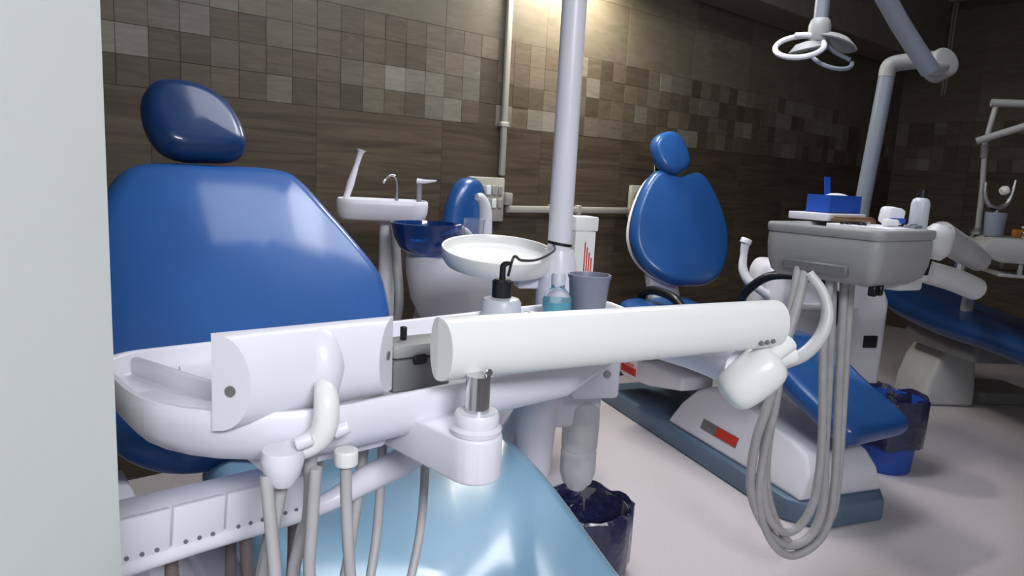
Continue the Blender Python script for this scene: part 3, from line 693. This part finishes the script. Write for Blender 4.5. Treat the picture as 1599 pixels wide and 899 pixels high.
t = thing('paper_carton', 'tall white carton with red print standing behind the pole', 'carton', (0.152, 1.632, 0.81), 24)
obj('board', bx(-0.026, 0.026, -0.026, 0.026, 0.001, 0.225, 0.002, 1), CREAM, t)
obj('flap', bx(-0.030, 0.030, -0.030, 0.028, 0.225, 0.258, 0.004, 2), CREAM, t)
pr = new()
for k in range(4): add(pr, bx(-0.002 + 0.006 * k, 0.001 + 0.006 * k, -0.0268, -0.0258, 0.12 - 0.01 * k, 0.20 - 0.012 * k))
add(pr, bx(0.0258, 0.0268, -0.02, 0.015, 0.09, 0.19))
obj('print', pr, RED, t)

# ---------------------------------------------------------------- cuspidor with the blue glass bowl
t = thing('cuspidor', 'white cuspidor with a dark blue glass bowl and a curved white spout', 'cuspidor', (-0.20, 2.28, 0), 10)
obj('body', lathe([(0, 0.66), (0.11, 0.66), (0.150, 0.74), (0.166, 0.82), (0.168, 0.870), (0.160, 0.886), (0, 0.89)], 36, M=T(0.02, 0.02, 0) @ Matrix.Diagonal((1.0, 0.85, 1, 1))), WHITE, t)
obj('pedestal', prism(rrect(-0.09, 0.11, -0.08, 0.10, 0.05), 'z', 0.0, 0.67, 0.01), WHITE, t)
obj('bowl', lathe([(0.02, 0.885), (0.055, 0.890), (0.088, 0.912), (0.106, 0.948), (0.114, 0.985), (0.1165, 0.990), (0.110, 0.990), (0.102, 0.950), (0.084, 0.918), (0.05, 0.898), (0.02, 0.893)], 40, M=T(-0.085, -0.03, 0)), BGLASS, t)
obj('spout', tube([(0.105, 0.02, 0.87), (0.108, 0.02, 0.97), (0.104, 0.02, 1.04), (0.088, 0.01, 1.075), (0.072, 0.0, 1.078)], [0.023, 0.022, 0.020, 0.015, 0.011], 14, 6), WHITE, t)
obj('bowl_rinse_tube', tube([(0.075, 0.0, 0.885), (0.05, 0.0, 0.955), (0.02, -0.01, 0.975), (-0.01, -0.02, 0.962), (-0.03, -0.02, 0.955)], [0.016, 0.016, 0.014, 0.010, 0.007], 12, 5), WHITE, t)
t2 = thing('plastic_cup', 'clear plastic cup under the curved white spout', 'cup', (-0.130, 2.22, 0.888), 0)
obj('body', lathe([(0, 0.002), (0.024, 0.002), (0.026, 0.004), (0.034, 0.120), (0.036, 0.124), (0.033, 0.124), (0.024, 0.006), (0, 0.005)], 28), CLEAR, t2)
obj('water', lathe([(0, 0.0065), (0.0235, 0.0065), (0.0285, 0.06), (0, 0.06)], 24), CLEAR, t2)

# ---------------------------------------------------------------- slim white tray stand behind the near chair
t = thing('tray_stand', 'slim white tray on a post carrying three upright handpieces, behind the near backrest', 'dental unit', (-0.465, 2.46, 0), 12)
obj('tray', tray_bm(rrect(-0.155, 0.155, -0.10, 0.10, 0.06, 8), 0.978, 1.048, 0.010, 0.008, 0.02, smooth=False), WHITE, t, angle=50)
obj('post', cyl(0.028, 0.975, 20, M=T(0.02, 0, 0.492)), WHITE, t)
obj('foot', lathe([(0, 0), (0.16, 0), (0.16, 0.02), (0.06, 0.05), (0.03, 0.07), (0, 0.07)], 32, M=T(0.02, 0, 0)), WHITE, t)
obj('suction_handle', tube([(-0.125, 0, 1.040), (-0.108, 0, 1.10), (-0.090, 0, 1.16), (-0.078, 0, 1.20), (-0.074, 0, 1.213)], [0.010, 0.013, 0.0085, 0.010, 0.017], 12, 5), WHITE, t)
obj('air_syringe', tube([(0.050, 0.04, 1.035), (0.050, 0.04, 1.10), (0.042, 0.04, 1.128), (0.025, 0.035, 1.130), (0.008, 0.03, 1.115), (0.000, 0.03, 1.105)], [0.008, 0.0055, 0.005, 0.005, 0.006, 0.007], 10, 5), CHROME, t)
obj('handpiece', tube([(0.128, 0.03, 1.035), (0.128, 0.03, 1.115)], [0.009, 0.010], 12, 1), GREYM, t)
obj('handpiece_head', tube([(0.120, 0.03, 1.116), (0.150, 0.02, 1.116), (0.185, 0.01, 1.120)], [0.010, 0.007, 0.003], 12, 3), WHITE, t)
for k in range(3):
    obj('drain_hose', tube([(0.04 + 0.04 * k, -0.05, 0.99), (0.05 + 0.05 * k, -0.09, 0.85), (0.06 + 0.07 * k, -0.12, 0.70), (0.04 + 0.05 * k, -0.10, 0.55), (0.04, -0.02, 0.40)], 0.016 - 0.002 * k, 10, 6), HOSE, t)

# ---------------------------------------------------------------- waste bins
def bin_thing(label, loc, r, h, mshell, drop):
    t = thing('waste_bin', label, 'bin', loc, 20)
    obj('bucket', lathe([(0, 0), (r * 0.78, 0), (r * 0.80, 0.006), (r * 0.97, h - 0.01), (r * 0.95, h - 0.01), (r * 0.76, 0.012), (0, 0.012)], 32), mshell, t)
    bm = new(); n = 56; rings = []
    prof = [(0.0, 0.03), (0.68, 0.04), (0.80, h * 0.45), (0.92, h * 0.9), (1.0, h + 0.006), (1.05, h), (1.05, h - drop * 0.5), (1.02, h - drop)]
    for j, (f, z) in enumerate(prof):
        ring = []
        for k in range(n):
            a = 2 * math.pi * k / n
            wob = 1 + (0.035 * math.sin(5 * a + j * 0.7) + 0.03 * math.sin(11 * a + j * 0.9) + 0.015 * math.sin(19 * a - j)) * (0.7 if j < 4 else 0.6)
            if j >= 5: wob = 1 + abs(wob - 1) * 1.2
            ring.append(bm.verts.new((r * f * wob * math.cos(a), r * f * wob * math.sin(a), z + (0.006 * math.sin(5 * a + j * .5) + 0.004 * math.sin(9 * a)) * (1 if j > 3 else 0.3))))
        rings.append(ring)
    for a, b in zip(rings, rings[1:]):
        for k in range(n): bm.faces.new((a[k], a[(k + 1) % n], b[(k + 1) % n], b[k]))
    bm.faces.new(rings[0])
    bmesh.ops.remove_doubles(bm, verts=bm.verts, dist=1e-5)
    obj('liner', bm, BAG, t, angle=60)
    return t
bin_thing('open bin with a crumpled navy liner on the floor beside the near chair', (0.250, 1.96, 0), 0.134, 0.21, GREYD, 0.17)
bin_thing('blue bin with a black liner behind the leg rest of the second chair', (1.635, 2.90, 0), 0.135, 0.32, BOXB, 0.20)
t = thing('foot_switch', 'small black foot switch on the floor under the hanging bottle', 'foot switch', (0.135, 2.66, 0), 20)
obj('body', lathe([(0, 0), (0.045, 0), (0.045, 0.03), (0.03, 0.06), (0, 0.065)], 24), BLACK, t)
obj('pedal', box(0.05, 0.03, 0.01, 0.003, 2, T(0, -0.045, 0.035, rx=-20)), CHROME, t)

# ---------------------------------------------------------------- second delivery unit (grey) and its arm
u2 = thing('delivery_unit', 'grey square delivery unit crowded with tools in front of the oval chair', 'dental unit', (0.945, 1.995, 0), 38)
o = rrect(-0.168, 0.168, -0.165, 0.165, 0.035, 6)
obj('body', tray_bm(o, 0.915, 1.035, 0.020, 0.006, 0.035, smooth=False), GREYP, u2, angle=50)
obj('lid', tray_bm([(x * 1.02, y * 1.02) for x, y in o], 1.036, 1.062, 0.014, 0.010, 0.004, smooth=False), GREYP, u2, angle=50)
obj('work_mat', prism(rrect(-0.05, 0.15, -0.145, 0.05, 0.01), 'z', 1.0515, 1.066, 0.002, 1), WHITE, u2)
obj('front_recess', bx(-0.176, -0.150, -0.09, 0.09, 0.935, 0.965, 0.004, 1), GREYD, u2)
obj('back_shelf', prism(rrect(0.06, 0.30, 0.10, 0.24, 0.02), 'z', 1.066, 1.088, 0.004, 2), WHITE, u2)
for k in range(2): obj('hose_clip', bx(-0.09 + 0.035 * k, -0.075 + 0.035 * k, -0.13, -0.11, 0.885, 0.916, 0.003, 1), BLACK, u2)
def l2(x, y, z):
    dx, dy = x - 0.945, y - 1.995; c, s = math.cos(R(38)), math.sin(R(38))
    return (dx * c + dy * s, -dx * s + dy * c, z)
HZ = [
 [(0.888, 1.95, 0.945), (0.91, 1.95, 0.686), (0.929, 1.95, 0.419), (0.945, 1.95, 0.242), (0.914, 1.95, 0.14), (0.836, 1.93, 0.126), (0.753, 1.9, 0.207), (0.701, 1.88, 0.321), (0.694, 1.86, 0.461), (0.713, 1.85, 0.576), (0.738, 1.86, 0.703), (0.775, 1.89, 0.83), (0.80, 1.92, 0.945)],
 [(0.921, 1.95, 0.945), (0.946, 1.95, 0.613), (0.971, 1.95, 0.304), (0.956, 1.95, 0.152), (0.868, 1.93, 0.093), (0.786, 1.9, 0.15), (0.729, 1.88, 0.284), (0.722, 1.86, 0.444), (0.736, 1.86, 0.559), (0.76, 1.90, 0.75), (0.81, 1.95, 0.945)],
 [(0.944, 1.96, 0.945), (0.966, 1.96, 0.614), (0.984, 1.96, 0.30), (0.975, 1.97, 0.18), (0.90, 1.96, 0.105), (0.82, 1.93, 0.17), (0.76, 1.92, 0.32), (0.755, 1.92, 0.52), (0.79, 1.95, 0.76), (0.83, 1.98, 0.945)],
 [(0.871, 1.92, 0.945), (0.866, 1.91, 0.80), (0.871, 1.9, 0.679), (0.896, 1.9, 0.438), (0.89, 1.9, 0.264), (0.839, 1.9, 0.182), (0.772, 1.88, 0.219), (0.737, 1.88, 0.323), (0.725, 1.88, 0.50), (0.75, 1.89, 0.70), (0.785, 1.93, 0.945)]]
for k, h in enumerate(HZ): obj('tool_hose', tube([l2(*p) for p in h], 0.0118 if k else 0.013, 10, 6), HOSE, u2)
# bracket, knuckle and folded arm on its right side, post to the floor
obj('bracket', prism([l2(1.00, 2.04, 0)[:2], l2(1.10, 1.98, 0)[:2], l2(1.185, 2.02, 0)[:2], l2(1.12, 2.12, 0)[:2]], 'z', 0.885, 0.985, 0.008, 2), LGREY, u2)
obj('neck', prism([l2(1.115, 2.00, 0)[:2], l2(1.185, 2.02, 0)[:2], l2(1.20, 2.09, 0)[:2], l2(1.14, 2.09, 0)[:2]], 'z', 0.975, 1.03, 0.008, 2), LGREY, u2)
obj('knuckle', tube([l2(1.218, 2.05, 0.975), l2(1.222, 2.05, 1.00), l2(1.228, 2.05, 1.05), l2(1.232, 2.05, 1.075)], [0.020, 0.040, 0.042, 0.022], 20, 4), LGREY, u2)
obj('upper_arm', tube([l2(1.235, 2.06, 1.045), l2(1.36, 2.14, 1.00), l2(1.46, 2.21, 0.965)], [0.042, 0.040, 0.034], 18, 3), GREYP, u2)
obj('lower_arm', tube([l2(1.22, 2.09, 0.935), l2(1.36, 2.16, 0.905), l2(1.46, 2.21, 0.875)], [0.034, 0.036, 0.036], 18, 3), LGREY, u2)
obj('arm_pin', tube([l2(1.385, 2.18, 0.985), l2(1.385, 2.18, 0.90)], 0.016, 14, 1), CHROME, u2)
obj('knuckle_pin', tube([l2(1.20, 2.05, 0.99), l2(1.20, 2.06, 0.93)], 0.017, 14, 1), BLACK, u2)
obj('arm_stem', tube([l2(1.45, 2.21, 0.875), l2(1.78, 2.70, 0.81), l2(2.30, 3.50, 0.71), l2(2.42, 3.70, 0.62), l2(2.44, 3.74, 0.45)], 0.030, 12, 5), GREYP, u2)

# items on the grey unit
def w2(x, y):
    c, s = math.cos(R(38)), math.sin(R(38)); return (0.945 + x * c - y * s, 1.995 + x * s + y * c)
x, y = w2(0.215, 0.172)
t = thing('tissue_box', 'open blue cardboard box on the shelf behind the grey unit', 'box', (x, y, 1.0885), 34)
bm = new()
for a in ((-0.085, 0.085, -0.04, -0.036), (-0.085, 0.085, 0.036, 0.04), (-0.085, -0.081, -0.036, 0.036), (0.081, 0.085, -0.036, 0.036)): add(bm, bx(*a, 0, 0.055))
add(bm, bx(-0.085, 0.085, -0.04, 0.04, 0, 0.003))
obj('carton', bm, BOXB, t)
obj('flap', box(0.03, 0.003, 0.085, 0, 1, T(0.02, 0.041, 0.07, rx=-8)), BOXB, t)
obj('tissue', lathe([(0.0, 0.048), (0.03, 0.046), (0.05, 0.052), (0.025, 0.060), (0, 0.062)], 14, M=T(0.01, 0, 0) @ Matrix.Diagonal((1.2, 0.6, 1, 1))), WHITE, t)
x, y = w2(0.138, -0.118)
t = thing('squeeze_bottle', 'white squeeze bottle with a black cap on the grey unit', 'bottle', (x, y, 1.067), 20)
obj('body', lathe([(0, 0), (0.022, 0), (0.024, 0.004), (0.024, 0.066), (0.020, 0.078), (0.012, 0.083), (0, 0.083)], 24), MILKY, t)
obj('cap', lathe([(0, 0.083), (0.013, 0.083), (0.012, 0.104), (0, 0.105)], 20), BLACK, t)
x, y = w2(0.125, -0.05)
t = thing('gauze_pack', 'crumpled white and blue gauze pack beside the white squeeze bottle', 'pack', (x, y, 1.067), 10)
obj('wrap', box(0.055, 0.05, 0.05, 0.012, 2, T(0, 0, 0.027, ry=8)), WHITE, t)
obj('label', bx(-0.022, 0.026, -0.028, -0.0245, 0.008, 0.022, 0.001, 1), BOXB, t)
x, y = w2(0.10, 0.045)
t = thing('lid', 'flat brown lid at the foot of the grey lamp pole', 'lid', (x, y, 1.067), 25)
obj('slab', bx(-0.06, 0.06, -0.03, 0.03, 0, 0.012, 0.003, 2), TAN, t)
obj('rim', bx(-0.055, 0.055, -0.026, 0.026, 0.012, 0.017, 0.002, 1), TAN, t)
for k, (a, b, r_) in enumerate(((0.0, 0.005, 10), (0.01, -0.03, 20), (0.035, -0.015, -8))):
    x, y = w2(a, b)
    t = thing('pliers', ['dark steel pliers on the white mat, leftmost of three tools', 'dark steel pliers on the white mat, nearest the front edge', 'dark steel pliers on the white mat, nearest the white bottle'][k], 'tool', (x, y, 1.070 if a > -0.05 else 1.056), 38 + r_, 'dark tools on the white mat')
    obj('handle', tube([(-0.05, -0.008, 0), (-0.02, -0.006, 0), (0.01, 0.0, 0)], 0.0036, 8, 4), BLACK, t)
    obj('handle', tube([(-0.05, 0.008, 0), (-0.02, 0.006, 0), (0.01, 0.0, 0)], 0.0036, 8, 4), BLACK, t)
    obj('jaw', tube([(0.005, 0, 0), (0.02, 0, 0.001), (0.036, 0, 0.002)], [0.005, 0.004, 0.001], 8, 3), STEEL, t)
x, y = w2(0.045, -0.085)
t = thing('cotton_roll', 'small cream cotton roll lying on the white mat', 'cotton', (x, y, 1.077), 15)
obj('roll', cyl(0.010, 0.045, 16, 0.003, M=T(0, 0, 0, ry=90)), CREAM, t)
obj('band', cyl(0.0105, 0.008, 16, M=T(0, 0, 0, ry=90)), WHITE, t)
x, y = w2(0.085, -0.128)
t = thing('glass_slab', 'pale grey mixing slab on the front of the white mat', 'slab', (x, y, 1.0665), 38)
obj('slab', bx(-0.025, 0.025, -0.015, 0.015, 0, 0.008, 0.002, 2), GREYM, t)
obj('spatula', bx(-0.028, 0.02, -0.004, 0.004, 0.0085, 0.011, 0.001, 1), STEEL, t)

# ---------------------------------------------------------------- cabinet behind the second chair, with the lamp pole and lamp
cb = thing('side_cabinet', 'white rounded cabinet with a sloping top right of the oval chair', 'cabinet', (1.47, 3.30, 0), 12)
obj('carcass', prism([(-0.27, 0.02), (0.29, 0.02), (0.29, 0.66), (0.25, 0.735), (0.10, 0.775), (-0.20, 0.825), (-0.25, 0.82), (-0.275, 0.77)], 'y', -0.10, 0.22, 0.025, 4), WHITE, cb)
obj('plinth', bx(-0.25, 0.27, -0.08, 0.20, 0.0, 0.04, 0.006, 1), GREYD, cb)
obj('outlet', bx(0.17, 0.245, -0.106, -0.095, 0.44, 0.50, 0.006, 2), BLACK, cb)
obj('step_ledge', bx(-0.20, 0.10, -0.13, -0.09, 0.62, 0.65, 0.008, 2), WHITE, cb)
obj('suction_hose', tube([(-0.37, 0.10, 0.895), (-0.372, 0.10, 0.84), (-0.375, 0.09, 0.775), (-0.355, 0.06, 0.72), (-0.31, 0.03, 0.685), (-0.262, 0.02, 0.655)], [0.021, 0.017, 0.021, 0.022, 0.020, 0.022], 12, 6), WHITE, cb)
obj('suction_cap', cyl(0.026, 0.026, 16, 0.004, M=T(-0.368, 0.10, 0.905, ry=20)), WHITE, cb)
obj('black_hose', tube([(-0.27, 0.06, 0.52), (-0.36, 0.04, 0.55), (-0.425, -0.02, 0.66), (-0.38, -0.12, 0.765), (-0.28, -0.18, 0.785), (-0.18, -0.21, 0.765), (-0.09, -0.22, 0.70), (-0.05, -0.18, 0.60), (-0.05, -0.10, 0.50)], 0.020, 12, 6), BLACK, cb)
lp = thing('dental_lamp', 'grey dental lamp hanging from a jointed pole near the room corner', 'lamp', (1.55, 3.20, 0.775), 0)
obj('pole', tube([(0, 0, 0.0), (0.003, 0, 0.32), (0.035, -0.01, 0.92)], 0.033, 20, 1), GREYM, lp)
obj('pole_flange', lathe([(0, 0.0), (0.05, 0.0), (0.05, 0.02), (0.036, 0.05), (0, 0.05)], 24), GREYM, lp)
obj('elbow_bar', tube([(0.032, -0.01, 0.885), (0.037, -0.01, 0.925), (0.058, -0.012, 0.942), (0.12, -0.04, 0.952), (0.185, -0.08, 0.955)], [0.034, 0.035, 0.035, 0.035, 0.036], 18, 6), GREYP, lp)
obj('hinge_drum', cyl(0.062, 0.085, 28, 0.012, M=T(0.175, -0.15, 0.92, rx=70, rz=15)), GREYP, lp)
obj('hinge_bar', tube([(0.175, -0.17, 0.905), (0.125, -0.21, 0.892), (0.085, -0.23, 0.895)], [0.032, 0.030, 0.030], 16, 4), GREYP, lp)
ah = Vector((0.115, -0.20, 0.895))
obj('upper_arm', tube([(0.095, -0.23, 0.885), (-0.08, -0.27, 1.06), (-0.245, -0.33, 1.235), (-0.27, -0.34, 1.27)], [0.036, 0.036, 0.036, 0.030], 18, 2), GREYM, lp)
obj('arm_joint', cyl(0.05, 0.07, 24, 0.01, M=T(-0.27, -0.34, 1.285)), GREYM, lp)
obj('cross_arm', tube([(-0.27, -0.34, 1.30), (-0.36, -0.38, 1.295), (-0.455, -0.445, 1.27)], 0.028, 14, 4), GREYM, lp)
obj('drop_tube', tube([(-0.455, -0.445, 1.28), (-0.455, -0.445, 0.99)], 0.026, 18, 1), GREYM, lp)
hx, hy = -0.455, -0.445
hd_ = obj('lamp_hub', lathe([(0, 0.93), (0.036, 0.93), (0.040, 0.945), (0.040, 0.985), (0.034, 1.005), (0.028, 1.012), (0, 1.012)], 24, M=T(hx, hy, 0)), GREYP, lp)
obj('lamp_petal', lathe([(0.0, 0.0), (0.05, -0.006), (0.085, -0.03), (0.080, -0.034), (0.05, -0.014), (0.0, -0.008)], 24, M=T(hx + 0.07, hy, 0.955, ry=18)), GREYP, lp)
obj('lamp_petal', lathe([(0.0, 0.0), (0.05, -0.006), (0.085, -0.03), (0.080, -0.034), (0.05, -0.014), (0.0, -0.008)], 24, M=T(hx - 0.045, hy, 0.93, ry=-14) @ Matrix.Diagonal((0.8, 0.6, 1, 1))), GREYP, lp)
def ring(r, t_, n=28, a0=0, a1=360): return tube([(r * math.cos(R(a0 + (a1 - a0) * k / n)), r * math.sin(R(a0 + (a1 - a0) * k / n)), 0) for k in range(n + 1)], t_, 8, 1)
bm = ring(0.085, 0.010); bmesh.ops.transform(bm, matrix=T(hx - 0.075, hy - 0.02, 0.905, rx=32, ry=-18), verts=bm.verts)
obj('ring_handle', bm, WHITE, lp)
bm = ring(0.075, 0.008, 20, 190, 350); bmesh.ops.transform(bm, matrix=T(hx + 0.045, hy - 0.03, 0.868, rx=38, ry=5), verts=bm.verts)
obj('ring_handle', bm, GREYM, lp)
obj('handle_stem', tube([(hx, hy, 0.94), (hx - 0.04, hy - 0.01, 0.95), (hx - 0.075, hy + 0.03, 0.955)], 0.010, 10, 4), WHITE, lp)
obj('handle_stem', tube([(hx + 0.03, hy, 0.94), (hx + 0.06, hy, 0.90), (hx + 0.115, hy - 0.03, 0.865)], 0.008, 10, 4), GREYM, lp)
obj('bulb_cover', cyl(0.035, 0.03, 20, 0.006, M=T(hx, hy, 0.915)), GREYM, lp)

# ---------------------------------------------------------------- far right: tray unit and folding lamp arm of the fourth chair
t = thing('tray_unit', 'grey tray unit with an orange tray on top at the right edge', 'dental unit', (2.40, 3.25, 0), -18)
obj('body', prism([(-0.28, 0.93), (-0.22, 0.99), (0.62, 0.99), (0.62, 0.88), (-0.18, 0.88), (-0.25, 0.905)], 'y', -0.16, 0.16, 0.010, 2), GREYP, t)
obj('under_tray', prism(rrect(-0.17, 0.34, -0.13, 0.13, 0.02), 'z', 0.815, 0.830, 0.004, 2), GREYP, t)
for s in (-1, 1): obj('hanger', bx(-0.10, -0.08, s * 0.12 - 0.008, s * 0.12 + 0.008, 0.825, 0.885, 0.002, 1), STEEL, t)
obj('post', cyl(0.03, 0.88, 18, M=T(0.55, 0.06, 0.44)), GREYP, t)
obj('foot', lathe([(0, 0), (0.17, 0), (0.17, 0.03), (0.05, 0.06), (0, 0.06)], 28, M=T(0.55, 0.06, 0)), GREYP, t)
t = thing('orange_tray', 'orange plastic tray lying on the grey unit at the right edge', 'tray', (2.475, 3.225, 0.9905), -18)
obj('bed', tray_bm(rrect(-0.16, 0.16, -0.10, 0.10, 0.015, 4), 0, 0.034, 0.006, 0.015, 0.006, smooth=False), ORANGE, t)
obj('liner', bx(-0.13, 0.13, -0.07, 0.07, 0.0185, 0.024, 0.001, 1), TAN, t)
t = thing('instrument_cup', 'grey metal cup holding a forked steel instrument beside the orange tray', 'cup', (2.205, 3.27, 0.991), 0)
obj('cup', lathe([(0, 0.001), (0.036, 0.001), (0.038, 0.004), (0.045, 0.11), (0.042, 0.11), (0.036, 0.008), (0, 0.007)], 28), GREYM, t)
obj('fork', tube([(-0.070, 0, 0.245), (-0.066, 0, 0.19), (-0.04, 0, 0.145), (0.0, 0, 0.13), (0.04, 0, 0.15), (0.058, 0, 0.20), (0.066, 0, 0.26)], [0.008, 0.010, 0.012, 0.014, 0.012, 0.009, 0.005], 10, 5), STEEL, t)
obj('stem', tube([(0, 0, 0.012), (0, 0, 0.135)], 0.010, 10, 1), STEEL, t)
obj('knob', lathe([(0, 0), (0.016, 0.002), (0.022, 0.014), (0.018, 0.03), (0, 0.034)], 16, M=T(0.005, 0, 0.205, ry=70)), CREAM, t)
obj('knob_pin', tube([(0.02, 0, 0.205), (0.058, 0, 0.205)], 0.006, 8, 1), STEEL, t)
for k in range(2):
    t = thing('metal_spray_head', ['small chrome spray head beside the grey metal cup', 'small red-tipped spray head nearest the orange tray'][k], 'tool', (2.295 + 0.035 * k, 3.19 - 0.01 * k, 0.991), 30)
    obj('base', cyl(0.014, 0.03, 16, 0.003, M=T(0, 0, 0.0155)), CHROME, t)
    obj('nozzle', tube([(0, 0, 0.03), (-0.005, 0, 0.045), (-0.03, 0, 0.052)], [0.009, 0.008, 0.005], 10, 4), CHROME if k == 0 else RED, t)
t = thing('folding_lamp_arm', 'thin folding metal lamp arm standing on the grey tray unit by the right wall', 'lamp arm', (2.215, 3.395, 0.991), 0)
obj('foot', lathe([(0, 0), (0.035, 0), (0.035, 0.012), (0.018, 0.03), (0, 0.03)], 24), STEEL, t)
obj('post', tube([(0, 0, 0.02), (-0.01, 0, 0.22), (-0.03, 0, 0.43)], [0.014, 0.012, 0.011], 14, 1), GREYP, t)
obj('sleeve', tube([(-0.024, 0, 0.36), (-0.029, 0, 0.42)], 0.016, 14, 1), GREYD, t)
obj('diagonal_bar', tube([(-0.085, -0.02, 0.432), (0.20, -0.20, 0.566)], 0.017, 12, 1), GREYP, t)
obj('upright', tube([(-0.03, 0.0, 0.42), (-0.005, 0.0, 0.61)], 0.012, 10, 1), GREYP, t)
obj('top_bar', tube([(-0.03, 0.0, 0.612), (0.30, -0.10, 0.605)], 0.018, 12, 1), GREYP, t)
